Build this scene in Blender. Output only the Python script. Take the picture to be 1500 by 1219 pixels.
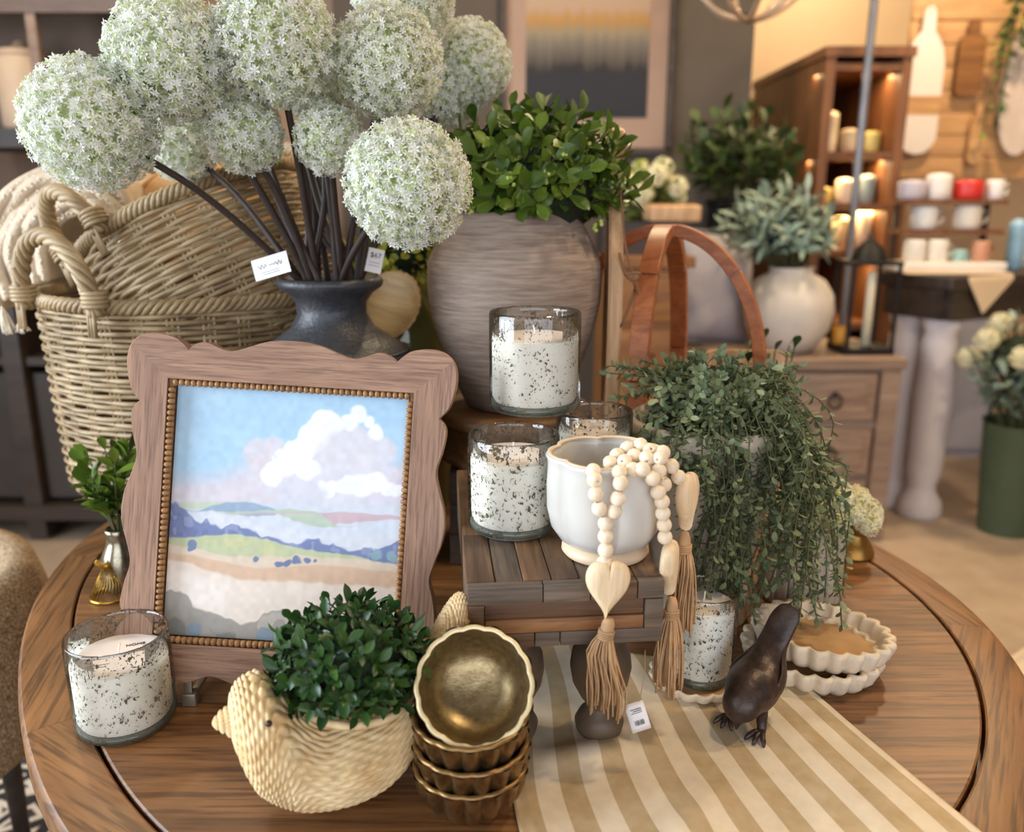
import bpy, bmesh, math, random
import numpy as np
from mathutils import Vector, Matrix, Euler, noise as mnoise

for o in list(bpy.data.objects): bpy.data.objects.remove(o, do_unlink=True)
SC = bpy.context.scene
COL = SC.collection
random.seed(7); RNG = np.random.default_rng(7)
PI = math.pi

# ------------------------------------------------------------------ camera
FPX, PITCH, CAMZ, TZ = 1222.0, math.radians(14.5), 1.31, 0.76
cam_data = bpy.data.cameras.new('camera'); cam = bpy.data.objects.new('camera', cam_data)
COL.objects.link(cam); SC.camera = cam
cam.location = (0, 0, CAMZ); cam.rotation_euler = (PI/2-PITCH, 0, 0)
cam_data.sensor_fit = 'HORIZONTAL'; cam_data.sensor_width = 36; cam_data.lens = FPX/1500*36
cam_data.clip_start = 0.02; cam_data.clip_end = 60
cam_data.dof.use_dof = True; cam_data.dof.focus_distance = 0.91; cam_data.dof.aperture_fstop = 3.2

# ------------------------------------------------------------------ world, windows' daylight, exposure
W = bpy.data.worlds.new('world'); SC.world = W; W.use_nodes = True
bg = W.node_tree.nodes['Background']; bg.inputs[0].default_value = (0.62, 0.76, 1.0, 1); bg.inputs[1].default_value = 1.0
SC.view_settings.view_transform = 'Standard'; SC.view_settings.look = 'None'
SC.view_settings.gamma = 1; SC.view_settings.use_curve_mapping = False
SC.view_settings.exposure = 0.22

def area(name, loc, target, sx, sy, power, color):
    l = bpy.data.lights.new(name, 'AREA'); l.shape = 'RECTANGLE'; l.size = sx; l.size_y = sy
    l.energy = power; l.color = color
    o = bpy.data.objects.new(name, l); COL.objects.link(o); o.location = loc
    o.rotation_euler = (Vector(target)-Vector(loc)).to_track_quat('-Z', 'Y').to_euler()
    return o
# room: x -3.0..4.6, y -2.6..5.0, z 0..3.1 ; shop-front window behind the camera, side window on the left
RX0, RX1, RY0, RY1, RZ = -3.0, 4.6, -2.6, 5.0, 3.1
area('daylight_left_window', (RX0+0.06, 0.1, 1.75), (0, 0.1, 1.75), 2.6, 2.0, 165, (0.80, 0.90, 1.0))
area('daylight_shop_front', (0.6, RY0+0.06, 1.75), (0.6, 0, 1.75), 5.0, 2.0, 62, (0.93, 0.96, 1.0))

# ------------------------------------------------------------------ photo pixel -> world helpers
def ray(px, py):
    x = (px-750)/FPX; y = (609.5-py)/FPX
    return Vector((x, math.cos(PITCH)+y*math.sin(PITCH), -math.sin(PITCH)+y*math.cos(PITCH)))
def on(px, py, z):
    d = ray(px, py); return Vector((0, 0, CAMZ)) + d*((z-CAMZ)/d.z)
def atY(px, py, Y):
    d = ray(px, py); return Vector((0, 0, CAMZ)) + d*(Y/d.y)

# ------------------------------------------------------------------ mesh builder
class MB:
    def __init__(s): s.v = []; s.f = []; s.n = 0
    def add(s, verts, faces):
        b = s.n
        s.v.extend([tuple(map(float, p)) for p in verts]); s.n += len(verts)
        s.f.extend([tuple(int(i)+b for i in f) for f in faces]); return s
    def box(s, c, d, rot=None, taper=1.0, bev=0.0):
        x, y, z = d[0]/2, d[1]/2, d[2]/2
        if bev <= 0:
            P = [(-x,-y,-z),(x,-y,-z),(x,y,-z),(-x,y,-z),(-x*taper,-y*taper,z),(x*taper,-y*taper,z),(x*taper,y*taper,z),(-x*taper,y*taper,z)]
            F = [(0,3,2,1),(4,5,6,7),(0,1,5,4),(1,2,6,5),(2,3,7,6),(3,0,4,7)]
        else:
            bm = bmesh.new(); bmesh.ops.create_cube(bm, size=1)
            for v in bm.verts: v.co = Vector((v.co.x*d[0], v.co.y*d[1], v.co.z*d[2]))
            bmesh.ops.bevel(bm, geom=list(bm.edges), offset=bev, segments=2, profile=0.6, affect='EDGES')
            bm.verts.index_update()
            P = [tuple(v.co) for v in bm.verts]; F = [tuple(v.index for v in f.verts) for f in bm.faces]; bm.free()
        R = Matrix.Identity(3) if rot is None else (rot if isinstance(rot, Matrix) else Euler(rot).to_matrix())
        return s.add([R @ Vector(p) + Vector(c) for p in P], F)
    def lathe(s, prof, n=40, c=(0,0,0), fn=None, closed=False, M=None):
        """prof: (r,z) list; fn(r,theta,z)->r"""
        V = []; F = []; m = len(prof)
        for i, (r, z) in enumerate(prof):
            for j in range(n):
                a = 2*PI*j/n
                rr = fn(r, a, z) if fn else r
                V.append(Vector((rr*math.cos(a), rr*math.sin(a), z)))
        mm = m if closed else m-1
        for i in range(mm):
            k = (i+1) % m
            for j in range(n):
                l = (j+1) % n
                F.append((i*n+j, i*n+l, k*n+l, k*n+j))
        if M is not None: V = [M @ v for v in V]
        return s.add([v+Vector(c) for v in V], F)
    def cap(s, r, z, n=40, c=(0,0,0), up=True, fn=None):
        V = [(c[0], c[1], c[2]+z)] + [((fn(r,2*PI*j/n,z) if fn else r)*math.cos(2*PI*j/n)+c[0], (fn(r,2*PI*j/n,z) if fn else r)*math.sin(2*PI*j/n)+c[1], c[2]+z) for j in range(n)]
        F = [(0, 1+j, 1+(j+1) % n) if up else (0, 1+(j+1) % n, 1+j) for j in range(n)]
        return s.add(V, F)
    def tube(s, pts, r, n=6, closed=False, caps=True, flat=None):
        pts = np.asarray([tuple(p) for p in pts], float); m = len(pts)
        rr = np.full(m, r) if np.isscalar(r) else np.asarray(r, float)
        if closed: t = np.roll(pts, -1, 0)-np.roll(pts, 1, 0)
        else: t = np.gradient(pts, axis=0)
        t /= np.linalg.norm(t, axis=1)[:, None]+1e-12
        ref = np.array([0, 0, 1.0]) if abs(t[:, 2]).mean() < 0.8 else np.array([0.3, 1.0, 0])
        u = np.cross(t, ref); u /= np.linalg.norm(u, axis=1)[:, None]+1e-12
        w = np.cross(u, t)
        a = 2*PI*np.arange(n)/n
        fx = 1 if flat is None else flat
        P = pts[:, None, :] + rr[:, None, None]*(np.cos(a)[None, :, None]*u[:, None, :] + fx*np.sin(a)[None, :, None]*w[:, None, :])
        V = P.reshape(-1, 3); F = []
        for i in range(m if closed else m-1):
            k = (i+1) % m
            for j in range(n):
                l = (j+1) % n; F.append((i*n+j, i*n+l, k*n+l, k*n+j))
        if caps and not closed:
            F.append(tuple(range(n-1, -1, -1))); F.append(tuple((m-1)*n+j for j in range(n)))
        return s.add(V, F)
    def sphere(s, c, r, nu=16, nv=10, M=None):
        rx, ry, rz = (r, r, r) if np.isscalar(r) else r
        V = [(0, 0, -rz)]
        for i in range(1, nv):
            p = -PI/2+PI*i/nv
            for j in range(nu):
                a = 2*PI*j/nu; V.append((rx*math.cos(p)*math.cos(a), ry*math.cos(p)*math.sin(a), rz*math.sin(p)))
        V.append((0, 0, rz)); F = []
        for j in range(nu):
            l = (j+1) % nu
            F.append((0, 1+l, 1+j)); F.append((len(V)-1, 1+(nv-2)*nu+j, 1+(nv-2)*nu+l))
            for i in range(nv-2): F.append((1+i*nu+j, 1+i*nu+l, 1+(i+1)*nu+l, 1+(i+1)*nu+j))
        Mm = M if M is not None else Matrix.Identity(3)
        return s.add([Mm @ Vector(v)+Vector(c) for v in V], F)
    def prism(s, poly, z0, z1, M=None):
        """poly in xy, extruded in z"""
        n = len(poly)
        V = [(p[0], p[1], z0) for p in poly]+[(p[0], p[1], z1) for p in poly]
        F = [tuple(range(n-1, -1, -1)), tuple(range(n, 2*n))]+[(i, (i+1) % n, n+(i+1) % n, n+i) for i in range(n)]
        if M is not None: V = [M @ Vector(v) for v in V]
        return s.add(V, F)
    def grid(s, P, thick=None):
        """P: (m,n,3) array surface"""
        P = np.asarray(P, float); m, n = P.shape[:2]
        F = [(i*n+j, i*n+j+1, (i+1)*n+j+1, (i+1)*n+j) for i in range(m-1) for j in range(n-1)]
        return s.add(P.reshape(-1, 3), F)
    def mesh(s, name, smooth=True):
        me = bpy.data.meshes.new(name); me.from_pydata(s.v, [], s.f); me.update()
        if smooth: me.polygons.foreach_set('use_smooth', [True]*len(me.polygons))
        return me
    def build(s, name, mat, parent=None, smooth=True, auto=None, recalc=False):
        me = s.mesh(name, smooth)
        if recalc:
            bm = bmesh.new(); bm.from_mesh(me); bmesh.ops.recalc_face_normals(bm, faces=bm.faces); bm.to_mesh(me); bm.free()
        return ob(name, me, mat, parent, auto)

def ob(name, me, mat, parent=None, auto=None):
    o = bpy.data.objects.new(name, me); COL.objects.link(o)
    if mat is not None and len(me.materials) == 0: me.materials.append(mat)
    if parent is not None: o.parent = parent
    if auto:
        try: me.set_sharp_from_angle(angle=math.radians(auto))
        except Exception: pass
    return o
def tag(o, label=None, cat=None, group=None, kind=None):
    if label: o['label'] = label
    if cat: o['category'] = cat
    if group: o['group'] = group
    if kind: o['kind'] = kind
    return o
def thing(name, label, cat, loc=(0,0,0), rz=0, group=None, rot=None):
    o = bpy.data.objects.new(name, None); COL.objects.link(o); o.location = loc
    o.rotation_euler = rot if rot is not None else (0, 0, rz); o.empty_display_size = 0.05
    return tag(o, label, cat, group)
def struct(name, mb, mat, parent=None, smooth=False):
    o = mb.build(name, mat, parent, smooth)
    if parent is None: o['kind'] = 'structure'
    return o
def dup(root, loc, rz=None, label=None, group=None, rot=None):
    r = root.copy(); COL.objects.link(r); r.location = loc
    if rz is not None: r.rotation_euler = (0, 0, rz)
    if rot is not None: r.rotation_euler = rot
    if label: r['label'] = label
    if group: r['group'] = group
    for ch in list(root.children):
        c = ch.copy(); COL.objects.link(c); c.parent = r
        for g in ch.children:
            d = g.copy(); COL.objects.link(d); d.parent = c
    return r
def curvepts(ctrl, n):
    """Catmull-Rom through control points"""
    C = np.asarray([tuple(c) for c in ctrl], float); C = np.vstack([2*C[0]-C[1], C, 2*C[-1]-C[-2]])
    out = []; segs = len(C)-3
    for t in np.linspace(0, segs-1e-9, n):
        i = int(t); u = t-i; p0, p1, p2, p3 = C[i:i+4]
        out.append(0.5*((2*p1)+(-p0+p2)*u+(2*p0-5*p1+4*p2-p3)*u*u+(-p0+3*p1-3*p2+p3)*u**3))
    return np.array(out)

# ------------------------------------------------------------------ materials
class NT:
    def __init__(s, name):
        s.m = bpy.data.materials.new(name); s.m.use_nodes = True; s.t = s.m.node_tree; s.N = s.t.nodes
        s.p = s.N['Principled BSDF']; s.out = s.N['Material Output']
    def n(s, typ, **kw):
        x = s.N.new(typ)
        for k, v in kw.items():
            if hasattr(x, k) and k not in x.inputs: setattr(x, k, v)
            elif k in x.inputs: x.inputs[k].default_value = v
        return x
    def l(s, a, b): s.t.links.new(a, b)
    def coord(s, scale=(1,1,1), rot=(0,0,0), rand=True, src='Object'):
        tc = s.n('ShaderNodeTexCoord'); mp = s.n('ShaderNodeMapping')
        mp.inputs['Scale'].default_value = scale; mp.inputs['Rotation'].default_value = rot
        s.l(tc.outputs[src], mp.inputs['Vector'])
        if rand:
            oi = s.n('ShaderNodeObjectInfo'); mu = s.n('ShaderNodeMath', operation='MULTIPLY'); mu.inputs[1].default_value = 37.0
            s.l(oi.outputs['Random'], mu.inputs[0]); s.l(mu.outputs[0], mp.inputs['Location'])
        return mp.outputs[0]
    def noise(s, vec, scale, detail=4, rough=0.55, dist=0.0):
        x = s.n('ShaderNodeTexNoise'); x.inputs['Scale'].default_value = scale; x.inputs['Detail'].default_value = detail
        x.inputs['Roughness'].default_value = rough; x.inputs['Distortion'].default_value = dist
        s.l(vec, x.inputs['Vector']); return x.outputs['Fac']
    def ramp(s, fac, stops):
        x = s.n('ShaderNodeValToRGB'); cr = x.color_ramp
        while len(cr.elements) > 1: cr.elements.remove(cr.elements[-1])
        for i, (p, c) in enumerate(stops):
            e = cr.elements[0] if i == 0 else cr.elements.new(p)
            e.position = p; e.color = (*c, 1) if len(c) == 3 else c
        s.l(fac, x.inputs[0]); return x.outputs[0]
    def mix(s, fac, a, b, typ='MIX'):
        x = s.n('ShaderNodeMix', data_type='RGBA', blend_type=typ)
        for sock, val in ((x.inputs[0], fac), (x.inputs[6], a), (x.inputs[7], b)):
            if hasattr(val, 'node'): s.l(val, sock)
            elif isinstance(val, (int, float)): sock.default_value = val
            else: sock.default_value = (*val, 1)
        return x.outputs[2]
    def bump(s, h, strength=0.3, dist=0.002):
        b = s.n('ShaderNodeBump'); b.inputs['Strength'].default_value = strength; b.inputs['Distance'].default_value = dist
        s.l(h, b.inputs['Height']); s.l(b.outputs[0], s.p.inputs['Normal'])
    def setp(s, **kw):
        for k, v in kw.items():
            k = k.replace('_', ' ')
            if k in s.p.inputs: s.p.inputs[k].default_value = (*v, 1) if isinstance(v, tuple) and len(v) == 3 else v
    def base(s, c):
        if hasattr(c, 'node'): s.l(c, s.p.inputs['Base Color'])
        else: s.p.inputs['Base Color'].default_value = (*c, 1)
def sr(r, g, b):
    """sRGB 0-255 -> linear"""
    f = lambda c: c/12.92 if c <= 0.04045 else ((c+0.055)/1.055)**2.4
    return (f(r/255), f(g/255), f(b/255))
def mul(c, k): return tuple(min(1, x*k) for x in c)
def plain(name, col, rough=0.6, metal=0.0, var=0.12, vscale=14, bump=0.0, bscale=120, **kw):
    t = NT(name); v = t.coord(); f = t.noise(v, vscale, 4)
    t.base(t.ramp(f, [(0.25, mul(col, 1-var)), (0.75, mul(col, 1+var))]))
    t.setp(Roughness=rough, Metallic=metal, **kw)
    if bump: t.bump(t.noise(v, bscale, 3), bump, 0.002)
    return t.m
def wood(name, dark, light, axis=0, scale=1.0, rough=0.45, contrast=1.0, pore=0.5, bump=0.15):
    t = NT(name); st = [9*scale]*3; st[axis] = 0.9*scale
    v = t.coord(tuple(st)); f = t.noise(v, 2.2, 5, 0.6, 1.2)
    c = t.ramp(f, [(0.5-0.22/contrast, dark), (0.5, tuple((a+b)/2 for a, b in zip(dark, light))), (0.5+0.2/contrast, light)])
    sf = [150*scale]*3; sf[axis] = 7*scale
    v2 = t.coord(tuple(sf)); g = t.noise(v2, 1.0, 3, 0.6)
    c2 = t.mix(t.ramp(g, [(0.38, (1,1,1)), (0.52, (0,0,0))]), c, mul(dark, 0.55))
    t.base(t.mix(pore, c, c2)); t.setp(Roughness=rough); t.bump(g, bump, 0.001)
    return t.m
def leafmat(name, c1, c2, rough=0.4, trans=0.0):
    t = NT(name); oi = t.n('ShaderNodeObjectInfo'); g = t.n('ShaderNodeNewGeometry')
    v = t.coord(rand=False, src='Object'); f = t.noise(v, 60, 2)
    ad = t.n('ShaderNodeMath', operation='ADD'); t.l(oi.outputs['Random'], ad.inputs[0]); t.l(g.outputs['Random Per Island'], ad.inputs[1])
    fr = t.n('ShaderNodeMath', operation='FRACT'); t.l(ad.outputs[0], fr.inputs[0])
    c = t.ramp(fr.outputs[0], [(0.0, c1), (0.6, tuple((a+b)/2 for a, b in zip(c1, c2))), (1.0, c2)])
    t.base(t.mix(0.25, c, t.ramp(f, [(0.3, mul(c1, 0.7)), (0.7, mul(c2, 1.2))])))
    t.setp(Roughness=rough)
    t.p.inputs['Specular IOR Level'].default_value = 0.4
    return t.m
def glassmat(name, tint=(1,1,1), rough=0.02, speck=None, alpha_edge=0.9, f0=0.05, body=0.0):
    """thin glass: clear with fresnel reflection, optional baked-in specks"""
    t = NT(name); N = t.N
    tr = t.n('ShaderNodeBsdfTransparent'); tr.inputs[0].default_value = (*tint, 1)
    gl = t.n('ShaderNodeBsdfGlossy'); gl.inputs['Roughness'].default_value = rough; gl.inputs[0].default_value = (1,1,1,1)
    lw = t.n('ShaderNodeLayerWeight'); lw.inputs[0].default_value = 0.35
    rp = t.ramp(lw.outputs['Fresnel'], [(0.0, (f0,)*3), (0.45, (f0*2.4,)*3), (1.0, (alpha_edge,)*3)])
    mx = t.n('ShaderNodeMixShader'); t.l(rp, mx.inputs[0]); t.l(tr.outputs[0], mx.inputs[1]); t.l(gl.outputs[0], mx.inputs[2])
    last = mx.outputs[0]
    if body:
        d = t.n('ShaderNodeBsdfDiffuse'); d.inputs[0].default_value = (*tint, 1)
        m3 = t.n('ShaderNodeMixShader'); m3.inputs[0].default_value = body
        t.l(last, m3.inputs[1]); t.l(d.outputs[0], m3.inputs[2]); last = m3.outputs[0]
    if speck:
        sc, dens, colr = speck
        v = t.coord((1,1,0.8)); w = t.noise(v, sc, 2, 0.5, 0.6)
        big = t.noise(v, sc*0.22, 2)
        ad = t.n('ShaderNodeMath', operation='MULTIPLY_ADD'); ad.inputs[1].default_value = 0.35
        t.l(big, ad.inputs[0]); t.l(w, ad.inputs[2])
        mk = t.ramp(ad.outputs[0], [(dens, (0,0,0)), (dens+0.03, (1,1,1))])
        df = t.n('ShaderNodeBsdfDiffuse'); df.inputs[0].default_value = (*colr, 1)
        m2 = t.n('ShaderNodeMixShader'); t.l(mk, m2.inputs[0]); t.l(last, m2.inputs[1]); t.l(df.outputs[0], m2.inputs[2]); last = m2.outputs[0]
    t.l(last, t.out.inputs['Surface'])
    return t.m
# ================================================================== SETTING
M_floor = None
def floor_mat():
    t = NT('concrete_floor'); v = t.coord(rand=False); f = t.noise(v, 0.9, 6, 0.6); g = t.noise(v, 9, 5)
    c = t.ramp(f, [(0.3, sr(150,130,110)), (0.7, sr(176,156,134))])
    t.base(t.mix(0.25, c, t.ramp(g, [(0.3, sr(128,110,92)), (0.7, sr(190,172,150))]))); t.setp(Roughness=0.45); return t.m
M_floor = floor_mat()
M_dwall = plain('dark_umber_wall_paint', sr(74,64,54), 0.7, var=0.05, vscale=3)
M_cwall = plain('cream_wall_paint', sr(206,180,146), 0.8, var=0.05, vscale=2)
M_twall = plain('taupe_wall_paint', sr(150,125,105), 0.8, var=0.06, vscale=2)
M_white = plain('white_trim_paint', sr(225,220,212), 0.6, var=0.03)
M_black = plain('black_iron', sr(24,22,22), 0.5, 0.4, var=0.2)
M_ceil = plain('ceiling_paint', sr(112,102,92), 0.9, var=0.02)

struct('floor', MB().box(((RX0+RX1)/2,(RY0+RY1)/2,-0.05),(RX1-RX0,RY1-RY0,0.1)), M_floor)
struct('ceiling', MB().box(((RX0+RX1)/2,(RY0+RY1)/2,RZ+0.05),(RX1-RX0+0.4,RY1-RY0+0.4,0.1)), M_ceil)
# back wall: dark accent wall on the left, set forward of the cream wall on the right
struct('wall_back', MB().box(((RX0+RX1)/2,RY1+0.06,RZ/2),(RX1-RX0,0.12,RZ)), M_cwall)
aw0, aw1 = -0.75, 1.02
struct('wall_accent', MB().box(((aw0+aw1)/2,3.86,RZ/2),(aw1-aw0,0.12,RZ)), M_dwall)
struct('wall_partition', MB().box((-1.875,3.96,RZ/2),(2.25,0.12,RZ)), M_twall)
struct('wall_right', MB().box((RX1+0.06,(RY0+RY1)/2,RZ/2),(0.12,RY1-RY0+0.24,RZ)), M_twall)
def wall_with_opening(name, axis, pos, a0, a1, o0, o1, z0, z1):
    m = MB()
    def bx(u0,u1,w0,w1):
        c=((u0+u1)/2); d=u1-u0
        if axis=='x': m.box((pos,c,(w0+w1)/2),(0.12,d,w1-w0))
        else: m.box((c,pos,(w0+w1)/2),(d,0.12,w1-w0))
    bx(a0,o0,0,RZ); bx(o1,a1,0,RZ); bx(o0,o1,0,z0); bx(o0,o1,z1,RZ)
    return struct(name, m, M_twall)
wall_with_opening('wall_left','x',RX0-0.06,RY0-0.12,RY1+0.12,-1.2,1.4,0.75,2.75)
wall_with_opening('wall_front','y',RY0-0.06,RX0,RX1,-1.9,3.1,0.75,2.75)
def window(name, axis, pos, o0, o1, z0, z1, npane):
    fr = MB(); w = 0.05
    def bar(u0,u1,w0,w1,mb):
        if axis=='x': mb.box((pos,(u0+u1)/2,(w0+w1)/2),(0.06,u1-u0,w1-w0))
        else: mb.box(((u0+u1)/2,pos,(w0+w1)/2),(u1-u0,0.06,w1-w0))
    bar(o0,o1,z0,z0+w,fr); bar(o0,o1,z1-w,z1,fr); bar(o0,o0+w,z0,z1,fr); bar(o1-w,o1,z0,z1,fr)
    root = struct(name, fr, M_white)
    for i in range(1,npane):
        u=o0+(o1-o0)*i/npane; mb=MB(); bar(u-0.02,u+0.02,z0+w,z1-w,mb); mb.build('mullion',M_white,root,False)
    return root
window('window_1','x',RX0-0.06,-1.2,1.4,0.75,2.75,3)
window('window_2','y',RY0-0.06,-1.9,3.1,0.75,2.75,5)

# ================================================================== TABLE
TC = Vector((-0.03, 1.12, 0)); RIMW = 0.06
def groove(a):   # hand-made, not quite circular outline of the inset panel
    return .6305-.0085*math.cos(a)+.0437*math.sin(a)-.0232*math.cos(2*a)-.0621*math.sin(2*a)+.0122*math.cos(3*a)+.0087*math.sin(3*a)
def edge_r(a): return groove(a)+RIMW
W_table = wood('oiled_oak_top', sr(92,58,30), sr(152,105,62), 0, 1.1, 0.42, 0.9, 0.7, 0.25)
W_rim = wood('oiled_oak_rim', sr(94,61,33), sr(156,109,65), 1, 1.1, 0.42, 0.9, 0.7, 0.25)
table = thing('round_table','rounded brown oak pedestal table carrying the whole display','table',(TC.x,TC.y,0))
m = MB(); gf=lambda r,a,z:(groove(a)-0.004+r-1) if r>0.9 else r
m.lathe([(0.0001,TZ-0.03),(1.0,TZ-0.03),(1.0,TZ-0.0015),(0.998,TZ),(0.3,TZ),(0.0001,TZ)],160,fn=gf); m.build('top_panel',W_table,table,True,30)
MB().lathe([(0.0001,TZ-0.05),(1.03,TZ-0.05),(1.03,TZ-0.031),(0.0001,TZ-0.031)],128,fn=gf).build('under_frame',W_rim,table,True,30)
NSEG=8
prof=[(0,-0.03),(0,-0.0015),(0.002,0),(RIMW-0.012,0),(RIMW-0.005,-0.002),(RIMW-0.001,-0.007),(RIMW,-0.014),(RIMW,-0.035),(RIMW-0.004,-0.045),(RIMW-0.012,-0.05),(0.035,-0.05),(0.035,-0.0305)]
for k in range(NSEG):
    a0=2*PI*k/NSEG+0.22; n=20; V=[];F=[]; hw=PI/NSEG-0.0004; p=len(prof)
    for i in range(n+1):
        t=-hw+2*hw*i/n; g=groove(a0+t)
        for r,z in prof: V.append(((g+r)*math.cos(t),(g+r)*math.sin(t),TZ+z))
    for i in range(n):
        for j in range(p):
            l=(j+1)%p; F.append((i*p+j,(i+1)*p+j,(i+1)*p+l,i*p+l))
    F.append(tuple(range(p-1,-1,-1))); F.append(tuple(n*p+j for j in range(p)))
    mb=MB(); mb.add(V,F); o=mb.build('rim_segment',W_rim,table,True,35); o.rotation_euler=(0,0,a0)
MB().lathe([(0.0001,0.12),(0.09,0.12),(0.11,0.2),(0.07,0.3),(0.06,0.42),(0.09,0.55),(0.12,0.62),(0.2,TZ-0.05),(0.0001,TZ-0.05)],48).build('pedestal',W_rim,table,True,40)
for k in range(4):
    a=PI/4+k*PI/2; mb=MB()
    path=[(0.06*math.cos(a),0.06*math.sin(a),0.2),(0.2*math.cos(a),0.2*math.sin(a),0.14),(0.34*math.cos(a),0.34*math.sin(a),0.06),(0.42*math.cos(a),0.42*math.sin(a),0.032)]
    mb.tube(curvepts(path,10),[0.05]*6+[0.045,0.04,0.035,0.03],10); mb.build('foot',W_rim,table)

def T(px,py,dz=0.0): return on(px,py,TZ+dz)

# ================================================================== STRIPED RUNNER
def runner_mat():
    t=NT('striped_cotton'); uv=t.n('ShaderNodeUVMap'); sp=t.n('ShaderNodeSeparateXYZ'); t.l(uv.outputs[0],sp.inputs[0])
    mu=t.n('ShaderNodeMath',operation='MULTIPLY'); mu.inputs[1].default_value=8.7; t.l(sp.outputs[0],mu.inputs[0])
    fr=t.n('ShaderNodeMath',operation='FRACT'); t.l(mu.outputs[0],fr.inputs[0])
    k=t.ramp(fr.outputs[0],[(0.0,(1,1,1)),(0.475,(1,1,1)),(0.49,(0,0,0)),(0.985,(0,0,0)),(1.0,(1,1,1))])
    # fine herringbone weave
    v=t.coord((1,1,1),rand=False); wv=t.n('ShaderNodeTexWave'); wv.inputs['Scale'].default_value=260; wv.inputs['Distortion'].default_value=1.5; t.l(v,wv.inputs[0])
    n=t.noise(v,40,4)
    c=t.mix(k,sr(232,214,186),sr(188,160,116))
    c=t.mix(0.18,c,t.ramp(n,[(0.3,sr(150,125,90)),(0.7,sr(245,235,215))]))
    t.base(t.mix(0.10,c,wv.outputs[0],'MULTIPLY')); t.setp(Roughness=0.9); t.bump(wv.outputs[1],0.25,0.0006); return t.m
def build_runner():
    nu,nv=110,120
    BL,BR,FR,FL=np.array((-0.01,0.985)),np.array((0.338,0.868)),np.array((0.468,0.49)),np.array((0.024,0.43))
    P=np.zeros((nv,nu,3)); UV=np.zeros((nv,nu,2))
    for i in range(nv):
        v=i/(nv-1)
        for j in range(nu):
            u=j/(nu-1)
            p=(1-v)*((1-u)*BL+u*BR)+v*((1-u)*FL+u*FR)
            x,y=p
            # lateral waviness
            x+=0.010*math.sin(v*9+u*2.2)*(1-u)**1.2*(0.3+v)
            h=0.0028
            h+=0.0045*(1+math.sin(u*14+v*6+math.sin(v*7)))*(0.35+0.65*v)*0.8
            d=((x-0.075)/0.05)**2+((y-0.735-0.25*(x-0.075))/0.022)**2
            h+=0.010*math.exp(-d)
            d2=((x-0.14-0.6*(y-0.6))/0.02)**2+((y-0.6)/0.1)**2
            h+=0.006*math.exp(-d2)
            if u<0.02: h*=0.6
            r=math.hypot(x-TC.x,y-TC.y); tr=edge_r(math.atan2(y-TC.y,x-TC.x))
            if r>tr-0.004:           # falls over the table edge
                over=r-(tr-0.004); k=(tr+0.004)/r
                x=TC.x+(x-TC.x)*k; y=TC.y+(y-TC.y)*k; P[i,j]=(x,y,TZ+0.003-over*1.0)
            else: P[i,j]=(x,y,TZ+h)
            UV[i,j]=(u,v)
    mb=MB().grid(P); me=mb.mesh('table_runner'); ul=me.uv_layers.new(name='UVMap')
    uvf=UV.reshape(-1,2)
    idx=np.zeros(len(me.loops),dtype=np.int32); me.loops.foreach_get('vertex_index',idx)
    ul.data.foreach_set('uv',uvf[idx].ravel())
    o=ob('table_runner',me,runner_mat()); md=o.modifiers.new('thickness','SOLIDIFY'); md.thickness=0.0016; md.offset=1
    tag(o,'cream and tan striped cotton cloth spread under the small riser','table runner')
build_runner()

# ================================================================== WOODEN RISER
RH=0.194
W_pl=[wood('weathered_plank_a',sr(78,56,38),sr(128,96,68),1,1.6,0.6,1,0.5,0.3),wood('weathered_plank_b',sr(96,68,44),sr(150,110,74),1,1.6,0.6,1,0.5,0.3),wood('weathered_plank_c',sr(82,66,54),sr(126,108,90),1,1.6,0.6,1,0.5,0.3)]
W_px=[wood('apron_plank_brown',sr(108,70,40),sr(164,114,70),0,1.6,0.55,1,0.5,0.3),wood('apron_plank_grey',sr(82,68,56),sr(124,106,90),0,1.6,0.6,1,0.5,0.3),wood('apron_plank_dark',sr(84,58,38),sr(126,90,60),0,1.6,0.6,1,0.5,0.3)]
A=T(684,861,RH); B=T(975,849,RH); rw=(B-A).length; ryaw=math.atan2(B.y-A.y,B.x-A.x); rd=0.36
riser=thing('wooden_riser','low weathered plank riser holding the candles and white pot','riser',(A.x,A.y,TZ),ryaw)
def rp(name,x0,x1,y0,y1,z0,z1,mat): MB().box(((x0+x1)/2,(y0+y1)/2,(z0+z1)/2),(x1-x0-0.0008,y1-y0-0.0008,z1-z0-0.0008),bev=0.0012).build(name,mat,riser,True,40)
nx=7; xs=np.linspace(0,rw,nx+1)
for i in range(nx):
    cut=[0.0,rd] if i%2 else [0.0,0.13+0.03*i,rd]
    for a,b in zip(cut[:-1],cut[1:]): rp('top_plank',xs[i],xs[i+1],max(a,0.012),b,RH-0.018,RH-(0.0012 if (i%3==1) else 0),W_pl[(i*2+int(a>0))%3])
zt=RH; 
for a,b,mi in ((0,0.38,1),(0.38,0.62,1),(0.62,0.86,2),(0.86,1.0,1)): rp('edge_strip',a*rw,b*rw,0,0.012,RH-0.020,RH-0.0005,W_px[mi])
rp('apron_plank',0.085*rw,0.90*rw,0.003,0.014,RH-0.037,RH-0.020,W_px[2]); rp('apron_plank',0.085*rw,0.90*rw,0.001,0.013,RH-0.052,RH-0.037,W_px[0])
rp('corner_block',0,0.085*rw,0,0.02,RH-0.052,RH-0.020,W_px[2]); rp('corner_block',0.90*rw,rw,0,0.02,RH-0.052,RH-0.020,W_px[1])
for a,b,mi in ((0,0.34,2),(0.34,0.47,1),(0.47,1.0,1)): rp('bottom_strip',a*rw,b*rw,0.002,0.014,RH-0.068,RH-0.052,W_px[mi])
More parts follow.
